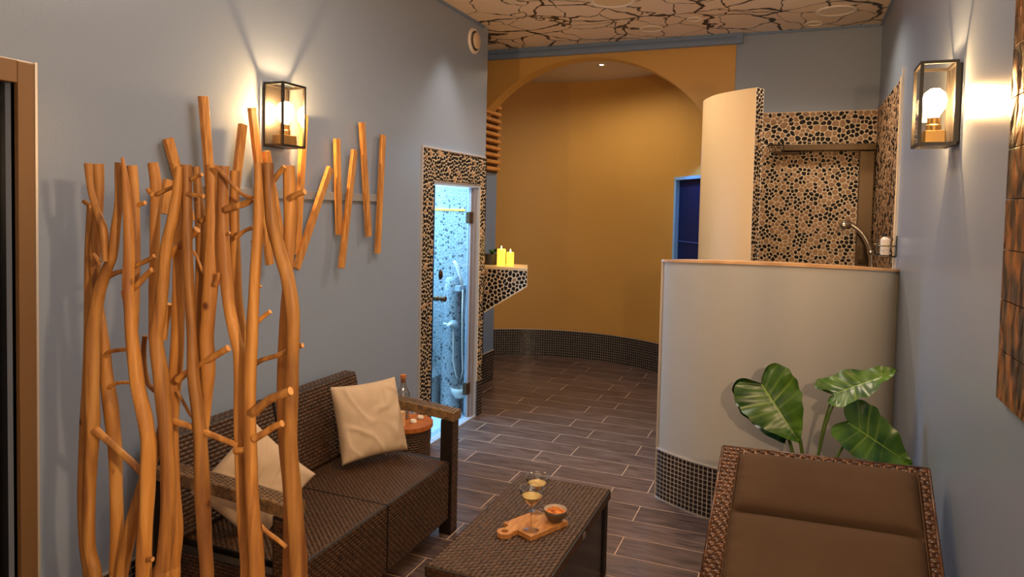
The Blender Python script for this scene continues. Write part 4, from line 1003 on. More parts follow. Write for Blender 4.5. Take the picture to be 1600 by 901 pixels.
# build with a hole in the handle: ring of quads via bmesh triangle fill
bm = bmesh.new(); vo_ = [bm.verts.new(bp_(a, c)) for a, c in pts2]
eo = [bm.edges.new((vo_[i], vo_[(i+1) % len(vo_)])) for i in range(len(vo_))]
vh = [bm.verts.new(bp_(-hl-.045+.0135*cos(2*pi*i/14), hc+.0135*sin(2*pi*i/14))) for i in range(14)]
eh = [bm.edges.new((vh[i], vh[(i+1) % 14])) for i in range(14)]
bmesh.ops.triangle_fill(bm, edges=eo+eh, use_beauty=True)
r_ = bmesh.ops.extrude_face_region(bm, geom=list(bm.faces)); bmesh.ops.translate(bm, verts=[g for g in r_['geom'] if isinstance(g, bmesh.types.BMVert)], vec=(0, 0, .018))
bmesh.ops.recalc_face_normals(bm, faces=bm.faces); bm.verts.index_update()
b = MB(); b.add([v.co.copy() for v in bm.verts], [[v.index for v in f.verts] for f in bm.faces]); bm.free()
b.build('board', M['board_wood'], bd)
ZT = ZB+.0182
def coupe(x, y, rimz, lab):
    t = thing('coupe_glass', lab, 'glass', (x, y, ZT), 'coupe cocktails on the serving board')
    k = rimz-ZT; R = .049
    prof = [(.0, .0), (.031, .0), (.031, .0015), (.012, .004), (.0045, .008), (.0035, .02), (.0035, k*.50), (.006, k*.56), (.016, k*.62), (.030, k*.70), (.041, k*.80), (.0475, k*.90), (R, k),
            (R-.0013, k), (.0462, k*.90), (.0397, k*.805), (.0287, k*.71), (.0147, k*.635), (0, k*.60)]
    b = MB(); b.lathe(prof, (x, y, ZT), 32); b.build('glass_body', M['glass'], t, smooth=True)
    zl = k*.80
    b = MB(); b.lathe([(0, k*.607), (.0142, k*.64), (.028, k*.715), (.0385, zl)], (x, y, ZT), 32, m=0); b.lathe([(.0385, zl), (.0, zl)], (x, y, ZT), 32, m=1)
    b.build('drink', [M['drink'], M['foam']], t, smooth=True)
coupe(-.926, 2.537, .590, 'coupe cocktail nearest the board handle')
coupe(-.962, 2.700, .572, 'coupe cocktail standing behind, at the far end of the board')
bx, by = -.866, 2.658
bw = thing('snack_bowl', 'small grey stoneware bowl of snacks on the serving board', 'bowl', (bx, by, ZT))
b = MB(); b.lathe([(0, 0), (.027, 0), (.028, .003), (.044, .026), (.0495, .047), (.047, .048)], (bx, by, ZT), 30, m=0); b.lathe([(.047, .048), (.041, .027), (.026, .008), (0, .006)], (bx, by, ZT), 30, m=1)
b.build('bowl_body', [M['bowl'], M['bowl_in']], bw, smooth=True)
b = MB(); rnd = random.Random(4)
for i in range(60):
    a = rnd.uniform(0, 2*pi); r = .036*sqrt(rnd.random()); z = ZT+.036+rnd.uniform(0, .010)*(1-r/.04); s_ = rnd.uniform(.0045, .0085)
    bm = bmesh.new(); bmesh.ops.create_icosphere(bm, subdivisions=1, radius=s_); bmesh.ops.scale(bm, vec=(1, .7+.5*rnd.random(), .6), verts=bm.verts)
    bmesh.ops.rotate(bm, cent=(0, 0, 0), matrix=Matrix.Rotation(rnd.uniform(0, 3), 3, Vector((rnd.random(), rnd.random(), rnd.random()+.1)).normalized()), verts=bm.verts)
    bm.verts.index_update(); b.add([v.co+Vector((bx+r*cos(a), by+r*sin(a), z)) for v in bm.verts], [[v.index for v in f.verts] for f in bm.faces]); bm.free()
b.lathe([(0, .035), (.043, .034)], (bx, by, ZT), 20)
o = b.build('snack_mix', M['snack'], kind='stuff'); tag(o, 'orange crunchy snack mix heaped in the small grey bowl', 'snacks')

# ---- side table (round tray top on woven drum)
sx, sy, sz, sr = -2.075, 3.535, .405, .125
sx, sy, sz, sr = -2.065, 3.50, .43, .155
st = thing('side_table', 'round orange wood tray on a woven drum between sofa and shower', 'side table', (sx, sy, 0))
b = MB(); b.lathe([(0, -.004), (sr*.98, -.004), (sr, -.002), (sr, -.026), (sr*.96, -.03), (0, -.03)], (sx, sy, sz), 40); b.build('tray_top', M['tray_wood'], st, smooth='auto')
b = MB(); dr = sr-.014; b.lathe([(0, 0), (dr-.004, 0), (dr-.004, sz-.031), (0, sz-.031)], (sx, sy, 0), 36); dm = b.build('drum', M['wicker_base'], st, smooth='auto')
weave(dm, lambda a, c, h: Vector((sx+(dr-.004+h)*cos(c/dr), sy+(dr-.004+h)*sin(c/dr), .005+a)), sz-.04, 2*pi*dr, .014, .028, .0045)
# carafe with cork, slot, stones
cx_, cy_ = -2.12, 3.55
cf = thing('carafe', 'clear glass carafe with a cork stopper on the round side table', 'carafe', (cx_, cy_, sz-.003))
b = MB(); b.lathe([(0, 0), (.040, 0), (.043, .004), (.043, .125), (.038, .15), (.018, .195), (.015, .23), (.017, .236), (.0155, .236), (.0135, .23), (.0165, .195), (.0365, .15), (.0415, .125), (.0415, .008), (0, .008)], (cx_, cy_, sz-.003), 28); b.build('glass_body', M['glass'], cf, smooth=True)
b = MB(); b.lathe([(0, .009), (.040, .009), (.040, .04), (0, .04)], (cx_, cy_, sz-.003), 24); b.build('water', M['water'], cf, smooth='auto')
b = MB(); b.lathe([(0, .212), (.0125, .212), (.0145, .237), (.018, .239), (.018, .258), (0, .259)], (cx_, cy_, sz-.003), 16); b.build('cork_stopper', M['cork'], cf, smooth='auto')
for i, (px, py, lab) in enumerate(((646, 658, 'faceted clear glass tealight at the near side of the round tray'), (657, 652, 'faceted clear glass tealight at the far side of the round tray'))):
    q = onZ(px, py, sz+.004); b = MB(); b.lathe([(0, 0), (.019, 0), (.022, .008), (.016, .018), (.008, .012), (0, .011)], (q.x, q.y, sz-.0035), 7); o = b.build('glass_tealight', M['napkin'] if 0 else mat('frosted_glass', (232, 222, 205), .15), fix=True)
    tag(o, lab, 'tealight', 'glass tealights on the round tray')
q = onZ(624, 658, sz+.03); b = MB(); b.box(q.x-.022, q.y-.03, sz-.0035, q.x+.022, q.y+.03, sz+.085, bev=.003); o = b.build('beige_box', mat('cream_box', (225, 180, 130), .6)); tag(o, 'pale beige card box on the round side table behind the cushion', 'box')  # small beige box of unclear use

# ---- cushions
def pillow(name, cen, ax, ay, an, wx, wy, th, lab, seed, sag=.0):
    """ax, ay in-plane axes, an normal"""
    ax, ay, an = Vector(ax).normalized(), Vector(ay).normalized(), Vector(an).normalized(); cen = Vector(cen)
    n = 46; vs = []
    def P(u, v, s_):
        a = 2*u-1; c = 2*v-1
        edge = (1-abs(a)**2.6)*(1-abs(c)**2.6)
        hgt = th*.5*max(edge, 0)**.42
        # pulled-in edges, pointed corners
        pin = 1-.075*(1-abs(a*c)**.9)*(abs(a)**4+abs(c)**4)*.9
        x = a*wx/2*(1-.06*(1-c*c)*abs(a)**3); y = c*wy/2*(1-.06*(1-a*a)*abs(c)**3)
        p = Vector((a*1.6+seed, c*1.6, s_*.4))
        wr = noise.noise(p*1.3)*.5
        ang = atan2(c, a); rr = math.hypot(a, c)
        wr += .55*sin(ang*9+seed+2.2*noise.noise(p*1.1))*rr*rr*(1-.3*rr)*.8
        wr += .35*noise.noise(Vector((a*4, c*1.3, seed)))
        wr += 1.1*(1-abs(noise.noise(Vector((a*1.6+c*1.1+seed, c*.7-a*.5, seed*2))))*6) * (.35+.4*rr) if abs(noise.noise(Vector((a*1.6+c*1.1+seed, c*.7-a*.5, seed*2)))) < .16 else 0
        dd = .014*wr*(max(edge, 0)**.35)
        y -= sag*(1-abs(a))*.0
        return cen+ax*x+ay*y+an*(s_*(hgt+dd))
    b = MB()
    for s_ in (1, -1): 
        b.grid((lambda u, v: P(u, v, s_)), n, n)
    bm = bmesh.new(); vv = [bm.verts.new(p) for p in b.v]
    for f in b.f: bm.faces.new([vv[i] for i in f])
    bmesh.ops.remove_doubles(bm, verts=bm.verts, dist=.0005); bmesh.ops.recalc_face_normals(bm, faces=bm.faces); bm.verts.index_update()
    b = MB(); b.add([v.co.copy() for v in bm.verts], [[v.index for v in f.verts] for f in bm.faces]); bm.free()
    o = b.build(name, M['cream_fabric'], smooth=True); return tag(o, lab, 'cushion', 'cream sofa cushions')
# 1: propped at the far corner of the sofa, facing the camera side
P_bl, P_br = Vector((-2.005, 2.800, .40)), Vector((-1.835, 3.130, .40))
axx = (P_br-P_bl).normalized(); nn1 = Vector((axx.y, -axx.x, 0))   # towards room/camera
ayy = (Vector((0, 0, 1))*.90 - nn1*.36).normalized(); an1 = axx.cross(ayy); 
if an1.dot(nn1) < 0: an1 = -an1
pillow('cushion', P_bl*.5+P_br*.5+ayy*.195+Vector((0, 0, .008)), axx, ayy, an1, .375, .385, .13, 'cream cotton cushion propped upright at the far end of the sofa', 1.0)
# 2: tipped cushion behind the near armrest
ax2 = Vector((.55, .45, -.70)).normalized(); nn2 = Vector((.70, -.62, .33)); nn2 = (nn2-ax2*nn2.dot(ax2)).normalized(); ay2 = nn2.cross(ax2)
pillow('cushion', (-1.97, 2.17, .560), ax2, ay2, nn2, .345, .34, .13, 'cream cotton cushion tipped on its corner behind the near armrest', 5.3)

# ---- lounge chair (rattan recliner, seen from its foot end)
lc = thing('rattan_lounger', 'brown rattan recliner chair with a dark brown padded cushion', 'lounge chair', (.12, 2.3, 0))
TLc, TRc = Vector((-.243, 2.900, .741)), Vector((.476, 2.900, .765))
BLc, BRc = Vector((-.272, 2.455, .352)), Vector((.486, 2.455, .372))
def bs(u, v, h):  # u 0..1 across, v 0..1 down, h out of the backrest towards camera
    a = TLc.lerp(TRc, u); c = BLc.lerp(BRc, u); return a.lerp(c, v)+nb_*h
nb_ = (TRc-TLc).cross(BLc-TLc).normalized(); 
if nb_.y > 0: nb_ = -nb_
WB = (TRc-TLc).length; LB = (BLc-TLc).length
fw = .062
def bframe(b, u0, v0, u1, v1, h0, h1):
    b.prism([bs(u0, v0, h0), bs(u1, v0, h0), bs(u1, v1, h0), bs(u0, v1, h0)], nb_*(h1-h0))
b = MB(); k = fw/WB; kv = .034/LB
bframe(b, 0, 0, k, 1, -.035, 0); bframe(b, 1-k*.55, 0, 1, 1, -.035, 0); bframe(b, k, 0, 1-k*.55, kv, -.035, 0); bframe(b, k, kv, 1-k*.55, 1, -.03, -.012)
bk_ = b.build('backrest', M['wicker_base'], lc, fix=True)
weave(bk_, lambda a, c, h: bs(c/WB, a/LB, h+.0004), LB, fw, .0165, .031, .006, M['rattan'])
weave(bk_, lambda a, c, h: bs(1-c/WB, a/LB, h+.0004), LB, fw*.55, .0165, .034, .006, M['rattan'])
weave(bk_, lambda a, c, h: bs((fw+c)/WB, a/LB, h+.0004), .034, WB-1.55*fw, .0115, .036, .005, M['rattan'])
def up(a, c, h): return bs(a/WB, 0, -c)-(BLc-TLc).normalized()*h
weave(bk_, lambda a, c, h: up(c, a, h+.0004), .035, WB, .0115, .036, .005, M['rattan'])
# pale ties
b = MB()
for i in range(15):
    u = (fw+.02+i*(WB-2*fw)/14.5)/WB; p = bs(u, .017/LB, .0045); b.frame_box(p-Vector((.002, 0, 0))-(BLc-TLc).normalized()*.009, Vector((.004, 0, 0)), (BLc-TLc).normalized()*.018, nb_*.0015)
for i in range(37):
    for j in range(2):
        p = bs((.0155+j*.031 if i % 2 else .031+j*.028)/WB, (i+.5)/37, .0035); b.frame_box(p-Vector((.0025, 0, 0))-(BLc-TLc).normalized()*.003, Vector((.006, 0, 0)), (BLc-TLc).normalized()*.006, nb_*.001)
b.build('pale_ties', M['rattan_tie'], bk_, kind='stuff', fix=True)
b = MB(); b.tube([bs(0, 0, .0), bs(0, 1, .0)], .006, 8); b.tube([bs(1, 0, .0), bs(1, 1, .0)], .006, 8); b.tube([bs(0, 0, 0), bs(1, 0, 0)], .006, 8); b.build('edge_cane', M['rattan'], bk_, smooth=True)
# cushion segments (each a padded section of the same cushion)
def segment(par, fmap, u0, u1, v0, v1, th, seed, name='cushion_section'):
    b = MB(); n1, n2 = 40, 20
    def P(i, j, top):
        u, v = i/n1, j/n2; a, c = 2*u-1, 2*v-1
        e = max((1-abs(a)**9), 0)**.5*max((1-abs(c)**5), 0)**.5
        puck = (.011*sin(v*46+seed+2*sin(v*9))+.004*sin(v*91+seed))*(max(0, abs(a)-.80)/.20)**1.2
        h = th*e+.005*noise.noise(Vector((u*4, v*3, seed)))*e + puck*e
        return fmap(u0+(u1-u0)*u, v0+(v1-v0)*v, h if top else 0)
    vs = [P(i, j, True) for j in range(n2+1) for i in range(n1+1)]; w = n1+1
    b.add(vs, [(j*w+i, j*w+i+1, (j+1)*w+i+1, (j+1)*w+i) for j in range(n2) for i in range(n1)])
    return b.build(name, M['cushion'], par, smooth=True, fix=True)
cu_ = MB(); u0, u1 = (fw+.002)/WB, 1-(fw*.62)/WB
v0 = .022/LB; vs1 = .268/LB
cu_.prism([bs(u0, v0+.01, -.0115), bs(u1, v0+.01, -.0115), bs(u1, 1.0, -.0115), bs(u0, 1.0, -.0115)], nb_*.016)
cush = cu_.build('seat_cushion', M['cushion'], lc, fix=True)
segment(cush, bs, u0, u1, v0, vs1, .052, 1)
segment(cush, bs, u0-.004, u1+.002, vs1, 1.02, .060, 7)
for uu in (u0, u1):
    b = MB(); b.tube([bs(uu, v0+(1-v0)*i/20, .012) for i in range(21)], .003, 6); b.build('piping', M['cushion'], cush, smooth=True)
# seat part towards the camera
ZS = .30
def ss(u, v, h):  # v: 0 at the back, 1 at the front
    return Vector((BLc.x+(BRc.x-BLc.x)*u, 2.47-v*.62, ZS+.015*(1-v)+h))
b = MB(); b.box(BLc.x, 1.84, ZS-.06, BRc.x, 2.50, ZS-.001, bev=.006); seat = b.build('seat', M['wicker_base'], lc)
weave(seat, lambda a, c, h: Vector((BLc.x+c, 1.845+a, ZS-.0012+h)), .64, fw, .0125, .021, .005, M['rattan'])
segment(cush, ss, u0, u1, .02, .98, .07, 11)
for (x, y) in ((BLc.x+.02, 1.86), (BRc.x-.065, 1.86), (BLc.x+.02, 2.44), (BRc.x-.065, 2.44)):
    b = MB(); b.box(x, y, 0, x+.045, y+.045, ZS-.061, bev=.004); b.build('leg', M['rattan'], lc)

# ---- alocasia behind the lounger
pl = thing('potted_alocasia', 'potted elephant-ear plant with large green leaves behind the rattan recliner', 'plant', (.10, 3.52, 0))
b = MB(); b.lathe([(0, 0), (.12, 0), (.15, .30), (.158, .31), (.145, .31), (.135, .27), (0, .27)], (.10, 3.52, 0), 32); b.build('pot', M['pot'], pl, smooth='auto')
b = MB(); b.lathe([(0, .275), (.135, .272)], (.10, 3.52, 0), 24); b.build('soil', M['soil'], pl)
def leaf(base, tip, nrm, width, seed, curl=.12, m='leaf', lobe=.24):
    base, tip = Vector(base), Vector(tip); ax = tip-base; L = ax.length; ax.normalize(); nrm = Vector(nrm); nrm = (nrm-ax*nrm.dot(ax)).normalized(); sd = ax.cross(nrm)
    nu, nv = 64, 44; b = MB(); att = []; hw_l = width/2
    out = smooth_path([(-.01, .0), (-.09, .16), (-.175, .42), (-.175, .68), (-.09, .90), (.07, 1.0), (.25, .985), (.45, .86), (.64, .63), (.81, .36), (.93, .15), (1.0, 0.0)], 6)
    no_ = len(out)-1; vs = []
    for i in range(nu+1):
        q = i/nu*no_; k_ = min(int(q), no_-1); f_k = q-k_
        ol = out[k_][0]*(1-f_k)+out[k_+1][0]*f_k; ow = out[k_][1]*(1-f_k)+out[k_+1][1]*f_k
        t_m = max(0, (i/nu-.22)/.78)**1.15                  # where this rib leaves the midrib
        for j in range(nv+1):
            c = 2*j/nv-1; ac = abs(c)
            yl = t_m+(ol-t_m)*ac; xl = ow*ac*(1 if c > 0 else -1)
            vv = abs(((i/nu*11+.5) % 1)-.5)*2
            vein = max(0, (vv-.84)/.16) if ac > .03 else 0
            mid = 1 if ac < .03 else 0
            wav = -.0048*(1-vv)**1*0 - .005*(1-abs(2*((i/nu*11) % 1)-1))*(ac**.5)*(1-ac*.3)+.010*sin(yl*14+seed+c*1.3)*ac**2
            wav = wav - .004*vein*0
            p = base+ax*(yl*L)+sd*(xl*hw_l*(1+.025*sin(yl*31+seed)*ac))+nrm*(-curl*L*yl*abs(yl)+width*.085*(ac**1.6)*(1 if ow > .05 else ow*20)+wav+(-.002 if mid else 0))
            vs.append(p); att.append(max(vein*.75*(1-.5*ac), mid))
    w_ = nv+1; b.add(vs, [(i*w_+j, i*w_+j+1, (i+1)*w_+j+1, (i+1)*w_+j) for i in range(nu) for j in range(nv)])
    o = b.build('leaf', M[m], pl, smooth=True)
    if m == 'leaf':
        at = o.data.attributes.new('vein', 'FLOAT', 'POINT'); at.data.foreach_set('value', att)
    return o
def pet(p0, p1, p2, r=.007):
    p0, p1, p2 = Vector(p0), Vector(p1), Vector(p2)
    P = [p0*(1-t)**2+p1*2*t*(1-t)+p2*t*t for t in [i/14 for i in range(15)]]
    b = MB(); b.tube(P, [r*1.5-(r*.7)*i/14 for i in range(15)], 8); b.build('petiole', M['petiole'], pl, smooth=True)
root = Vector((.10, 3.52, .27))
def P_(x, y, d): return onY(x, y, d)
# leaf 1: big, hangs, tip lower right, faces camera
cview = Vector((.0, -1, .15))
leaf(P_(1190, 600, 3.45), P_(1250, 692, 3.36), (-.12, -1, .40), .285, 1.0, .08)
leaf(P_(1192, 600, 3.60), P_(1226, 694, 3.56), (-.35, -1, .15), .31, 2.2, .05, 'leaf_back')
pet(root+Vector((-.02, 0, 0)), P_(1262, 650, 3.45), P_(1216, 622, 3.45)+Vector((0, .012, 0)))
pet(root+Vector((-.03, .02, 0)), P_(1240, 668, 3.56), P_(1200, 610, 3.57))
# leaf 2: upper right, seen edge-on, pointing right
leaf(P_(1303, 615, 3.45), P_(1403, 577, 3.55), (.10, -.36, .93), .20, 4.0, .02)
pet(root, P_(1283, 650, 3.47), P_(1311, 619, 3.455), .006)
# leaf 3: lower right
leaf(P_(1325, 660, 3.40), P_(1428, 726, 3.45), (.15, -.8, .6), .25, 6.5, .06)
pet(root+Vector((.02, 0, 0)), P_(1310, 690, 3.44), P_(1338, 672, 3.42), .006)
pet(root+Vector((.01, .02, 0)), P_(1282, 655, 3.5), P_(1300, 625, 3.49), .005)

# ---- small plant and dark pot on the pebble shelf
sp2_ = thing('small_potted_plant', 'small dark pot with green leaves at the back of the pebble shelf', 'plant', (-2.42, 5.45, 1.196))
b = MB(); b.lathe([(0, 0), (.055, 0), (.065, .09), (.058, .09), (0, .08)], (-2.42, 5.46, 1.1965), 20); b.build('pot', M['pot'], sp2_, smooth='auto')
rnd = random.Random(9)
for i in range(10):
    a = -1.3+i*.30; L = rnd.uniform(.10, .17); base = Vector((-2.41, 5.46, 1.28)); pts = []
    for k_ in range(6):
        t = k_/5; pts.append(base+Vector((cos(a)*L*t*.7, -abs(sin(a))*L*.5*t, L*(1.1*t-.9*t*t))))
    b = MB(); vs = []
    for k_, p in enumerate(pts):
        w = .022*sin(pi*(.1+.88*k_/5)); s_ = Vector((-sin(a), cos(a), 0)); vs += [p-s_*w, p+Vector((0, 0, -.004)), p+s_*w]
    b.add(vs, [(3*k_+c, 3*k_+c+1, 3*k_+c+4, 3*k_+c+3) for k_ in range(5) for c in range(2)]); b.build('leaf', M['leaf_back'] if i % 2 else mat('leaf_green', (70, 110, 40), .4), sp2_, smooth=True)

# ---- driftwood screen
G1, G2 = Vector((-1.745, 1.285, 0)), Vector((-1.105, 1.345, 0))
gd = (G2-G1).normalized(); gn_ = Vector((gd.y, -gd.x, 0))     # towards the camera
def scr(px, py, off=0):
    r = ray(px, py); o_ = Vector((0, 0, H)); P0 = G1+gn_*off; t = (P0-o_).dot(gn_)/r.dot(gn_); return o_+r*t
def z3(x, y): return (100+x/3.0025, 230+y/3.0025)
def z4(x, y): return (100+x/2.2475, 500+y/2.2475)
ds = thing('driftwood_screen', 'room divider of upright peeled driftwood stems with short twigs', 'room divider', ((G1.x+G2.x)/2, (G1.y+G2.y)/2, 0))
# each stem: offset toward camera, list of ('3'|'4', x, y, width)
STEMS = {
 'A': (.03, [(3, 113, 76, 36), (3, 124, 190, 30), (3, 150, 290, 32), (3, 182, 380, 38), (3, 188, 460, 32), (3, 192, 535, 24)]),
 'B': (-.04, [(3, 158, 80, 52), (3, 165, 200, 44), (3, 155, 350, 44), (3, 143, 500, 50), (3, 158, 680, 40), (3, 178, 820, 34), (4, 140, 80, 36), (4, 148, 190, 44), (4, 165, 320, 50), (4, 179, 450, 42), (4, 183, 600, 42), (4, 186, 750, 42), (4, 178, 901, 35)]),
 'B2': (-.05, [(3, 128, 260, 36), (3, 118, 500, 38), (3, 112, 900, 34), (4, 82, 50, 30), (4, 78, 250, 30), (4, 68, 420, 28), (4, 64, 600, 30), (4, 72, 780, 34), (4, 88, 901, 36)]),
 'C': (.01, [(3, 262, 72, 42), (3, 257, 250, 36), (3, 240, 400, 44), (3, 224, 520, 44), (3, 203, 570, 48), (3, 165, 680, 56), (3, 143, 800, 60), (3, 135, 900, 62), (4, 102, 100, 46), (4, 100, 260, 46), (4, 100, 400, 46), (4, 88, 600, 40), (4, 90, 800, 42), (4, 110, 901, 42)]),
 'D': (.05, [(3, 273, 48, 12), (3, 286, 130, 26), (3, 297, 250, 38), (3, 304, 380, 46), (3, 305, 520, 50), (3, 302, 660, 52), (3, 312, 800, 54), (3, 320, 900, 58), (4, 243, 100, 46), (4, 258, 220, 48), (4, 283, 340, 50), (4, 296, 430, 52), (4, 295, 560, 52), (4, 286, 700, 50), (4, 280, 901, 50)]),
 'E': (-.04, [(3, 318, 87, 46), (3, 330, 250, 46), (3, 337, 450, 40), (3, 336, 650, 36), (3, 335, 800, 30), (3, 330, 900, 26)]),
 'F': (-.02, [(3, 416, 75, 46), (3, 432, 180, 50), (3, 427, 350, 46), (3, 424, 550, 46), (3, 419, 750, 40), (3, 416, 900, 36), (4, 335, 120, 28)]),
 'G': (.05, [(3, 540, 90, 30), (3, 533, 200, 44), (3, 512, 330, 52), (3, 482, 460, 52), (3, 462, 650, 56), (3, 446, 800, 60), (3, 432, 900, 62), (4, 331, 80, 54), (4, 338, 180, 54), (4, 350, 300, 52), (4, 362, 430, 48), (4, 366, 560, 50), (4, 364, 700, 52), (4, 350, 850, 50), (4, 342, 901, 60)]),
 'G2': (-.03, [(3, 530, 80, 44), (3, 540, 300, 40), (3, 540, 480, 50), (3, 536, 680, 56), (3, 535, 850, 60), (4, 396, 20, 46), (4, 394, 150, 44), (4, 388, 250, 40), (4, 384, 400, 34), (4, 390, 600, 36), (4, 397, 740, 40), (4, 384, 850, 46), (4, 382, 901, 52)]),
 'H': (.03, [(3, 575, 83, 52), (3, 578, 300, 46), (3, 580, 480, 46), (3, 590, 700, 46), (3, 600, 900, 46), (4, 447, 60, 40), (4, 456, 200, 42), (4, 472, 340, 44), (4, 482, 480, 48), (4, 486, 620, 52), (4, 494, 760, 48), (4, 501, 901, 46)]),
 'J': (-.03, [(3, 620, 92, 36), (3, 628, 200, 40), (3, 640, 330, 50), (3, 642, 500, 44), (3, 636, 700, 42), (3, 625, 900, 42), (4, 466, 90, 34), (4, 462, 250, 30), (4, 470, 380, 26)]),
 'K': (.00, [(3, 692, 83, 56), (3, 696, 300, 58), (3, 696, 450, 62), (3, 688, 620, 70), (3, 678, 780, 66), (3, 668, 900, 64), (4, 508, 80, 52), (4, 506, 180, 48), (4, 496, 290, 42), (4, 486, 420, 36), (4, 480, 520, 20)]),
 'L': (.01, [(3, 750, 88, 54), (3, 746, 300, 52), (3, 748, 450, 58), (3, 760, 600, 60), (3, 778, 760, 56), (3, 808, 900, 54), (4, 600, 40, 46), (4, 616, 130, 42), (4, 618, 300, 42), (4, 622, 500, 42), (4, 628, 700, 38), (4, 637, 901, 36)]),
 'M': (-.05, [(3, 802, 110, 42), (3, 800, 300, 44), (3, 805, 500, 46), (3, 816, 700, 42), (3, 835, 850, 36), (4, 622, 60, 30), (4, 628, 120, 24)]),
 'N': (.05, [(3, 910, 70, 34), (3, 913, 250, 44), (3, 907, 430, 48), (3, 896, 600, 50), (3, 887, 760, 52), (3, 882, 900, 54), (4, 663, 60, 44), (4, 654, 200, 42), (4, 654, 400, 42), (4, 660, 600, 46), (4, 673, 780, 52), (4, 678, 901, 54)]),
 'O': (.02, [(3, 955, 75, 56), (3, 962, 200, 52), (3, 975, 340, 58), (3, 1010, 480, 62), (3, 1050, 620, 64), (3, 1072, 760, 64), (3, 1075, 900, 60), (4, 804, 60, 50), (4, 800, 200, 48), (4, 796, 400, 48), (4, 805, 600, 56), (4, 819, 780, 60), (4, 825, 901, 60)]),
 'P': (-.04, [(3, 1055, 87, 56), (3, 1060, 300, 56), (3, 1054, 450, 52), (3, 1046, 650, 46), (3, 1032, 850, 46), (4, 768, 60, 34), (4, 764, 250, 32), (4, 768, 430, 30), (4, 785, 620, 30), (4, 787, 901, 40)]),
 'Q': (-.02, [(4, 348, 350, 30), (4, 330, 440, 34), (4, 300, 520, 40), (4, 262, 630, 42), (4, 228, 760, 44), (4, 203, 901, 42)]),
}
ob_st = {}
for sname, (off, lst) in STEMS.items():
    P = []; R = []; lastpy = -99; lastz = 3
    for (zt_, x, y, w) in lst:
        px, py = (z3 if zt_ == 3 else z4)(x, y)
        if py - lastpy < (26 if zt_ != lastz else 3) and lst[0][0] == 3: continue
        lastpy = py; lastz = zt_; p = scr(px, py, off); wpx = w/(3.0025 if zt_ == 3 else 2.2475)
        dep = (p-Vector((0, 0, H))).dot(CF); P.append(tuple(p)); R.append(wpx/2*dep/FPX)
    if lst[-1][2] > 850 and lst[-1][0] == 4:   # reach the base board
        q = Vector(P[-1]); r = R[-1]
        for zf in (.75, .5, .25, 0):
            z = .022+(q.z-.022)*zf; P.append((q.x+.012*sin(zf*7+off*50), q.y+.008*cos(zf*5), z)); R.append(r*(1+.12*(1-zf)))
    PR = smooth_path([(*p, r) for p, r in zip(P, R)], 5)
    b = MB(); b.tube([p[:3] for p in PR], [max(p[3], .003) for p in PR], 14, mcap=1, wob=.10, seed=off*37+len(lst)+P[0][0]*9)
    ob_st[sname] = b.build('stem', [M['stem'], M['stem_cut']], ds, smooth='auto')
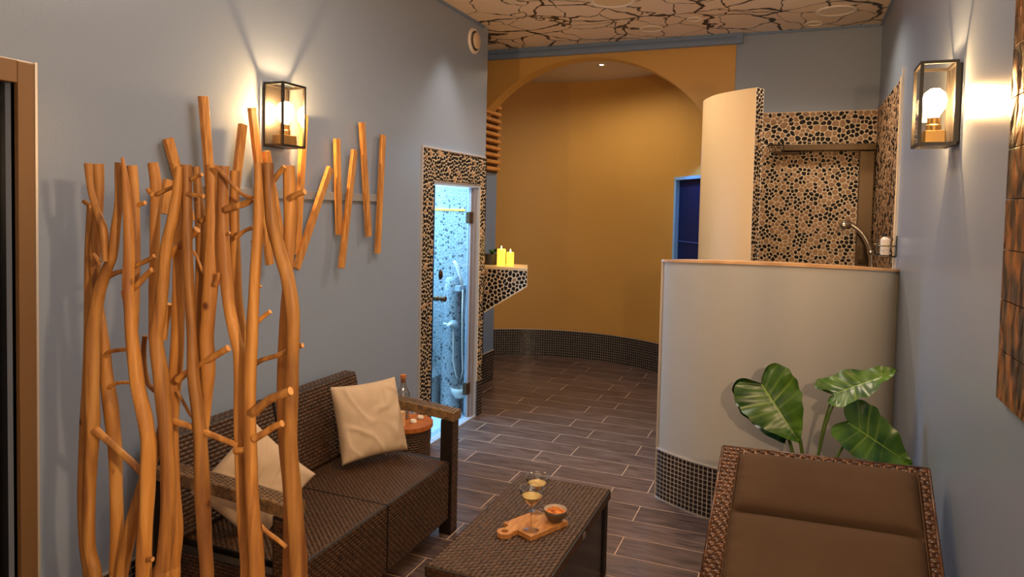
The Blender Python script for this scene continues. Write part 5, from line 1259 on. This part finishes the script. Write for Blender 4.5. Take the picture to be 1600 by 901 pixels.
TW_ = [ # parent stem, zoom, width, points, offset
 ('B', 3, 20, [(125, 275), (104, 262), (92, 252)], -.04), ('E', 3, 22, [(340, 275), (360, 266), (382, 260)], -.04), ('C', 3, 18, [(170, 545), (150, 515), (138, 500)], .02),
 ('C', 3, 24, [(200, 610), (240, 590), (280, 580), (300, 575)], .0), ('D', 3, 24, [(320, 560), (360, 545), (400, 525), (425, 510)], .03), ('D', 3, 30, [(325, 660), (350, 640), (380, 605), (415, 575)], .03),
 ('G', 3, 36, [(490, 510), (520, 475), (560, 450), (600, 410), (625, 385)], .0), ('F', 3, 20, [(440, 220), (480, 200), (520, 180), (548, 140)], .0),
 ('F', 3, 22, [(415, 220), (400, 208), (393, 195)], .0), ('J', 3, 20, [(598, 150), (620, 138), (648, 128)], .04), ('H', 3, 22, [(582, 220), (615, 224), (655, 229)], .04),
 ('J', 3, 14, [(608, 488), (625, 520), (650, 580), (667, 608)], .0), ('K', 3, 18, [(712, 92), (745, 125), (790, 175), (840, 222), (885, 236)], .04), ('L', 3, 32, [(762, 292), (800, 278), (850, 264), (888, 240)], .03),
 ('M', 3, 20, [(808, 425), (825, 410), (845, 392), (888, 375)], .0), ('P', 3, 30, [(1075, 235), (1100, 218), (1130, 208)], .0), ('P', 3, 26, [(985, 155), (1005, 125), (1035, 90)], -.02),
 ('N', 3, 22, [(900, 825), (935, 795), (968, 770)], .03), ('D', 3, 14, [(290, 720), (278, 700), (274, 672)], .04), ('K', 3, 22, [(715, 645), (722, 620), (724, 590)], .03),
 ('F', 3, 38, [(462, 900), (478, 810), (498, 735)], -.05), ('J', 3, 26, [(645, 345), (660, 335), (672, 322)], -.01), ('L', 3, 14, [(765, 410), (778, 400)], .02), ('N', 3, 14, [(895, 450), (880, 440)], .05), ('N', 3, 12, [(918, 655), (925, 650)], .05),
 ('B', 4, 15, [(145, 128), (158, 112), (200, 104), (260, 98)], -.03), ('B', 4, 13, [(155, 238), (175, 225), (200, 219), (240, 219)], -.03), ('G', 4, 18, [(322, 248), (295, 220), (282, 160), (280, 100), (284, 55)], .0),
 ('C', 4, 26, [(112, 385), (140, 410), (190, 455), (240, 500), (272, 535)], .03), ('G2', 4, 12, [(398, 250), (415, 280), (440, 325), (455, 345)], -.01), ('G2', 4, 26, [(400, 210), (420, 192), (465, 165), (530, 125), (578, 97)], .01),
 ('G', 4, 22, [(378, 352), (420, 365), (470, 383), (530, 407), (605, 437)], .03), ('N', 4, 18, [(672, 152), (700, 138), (745, 125), (790, 106), (838, 88)], .0), ('N', 4, 32, [(672, 322), (690, 305), (722, 278), (760, 262), (796, 248)], .08),
 ('N', 4, 26, [(670, 415), (700, 398), (735, 375), (766, 362)], .06), ('L', 4, 22, [(600, 458), (618, 457), (640, 454)], .05), ('N', 4, 16, [(690, 722), (715, 745), (750, 770), (780, 795)], .03), ('D', 4, 18, [(300, 838), (312, 839)], .07)]
for (ps_, zt_, w, pts, off) in TW_:
    P = []; R = []
    for k_, (x, y) in enumerate(pts):
        px, py = (z3 if zt_ == 3 else z4)(x, y); p = scr(px, py, off); dep = (p-Vector((0, 0, H))).dot(CF)
        P.append(tuple(p)); R.append(w/(3.0025 if zt_ == 3 else 2.2475)/2*dep/FPX*(1.12 if k_ == 0 else .95))
    PR = smooth_path([(*p, r) for p, r in zip(P, R)], 4)
    b = MB(); b.tube([p[:3] for p in PR], [p[3] for p in PR], 10, mcap=1, wob=.08, seed=len(pts)+pts[0][0]*.1); b.build('twig', [M['stem'], M['stem_cut']], ob_st[ps_], smooth='auto')
b = MB(); b.frame_box(G1-gd*.08-gn_*.13, gd*((G2-G1).length+.16), gn_*.26, Vector((0, 0, .022)), bev=.004); b.build('base_board', M['board_wood'], ds, fix=True)
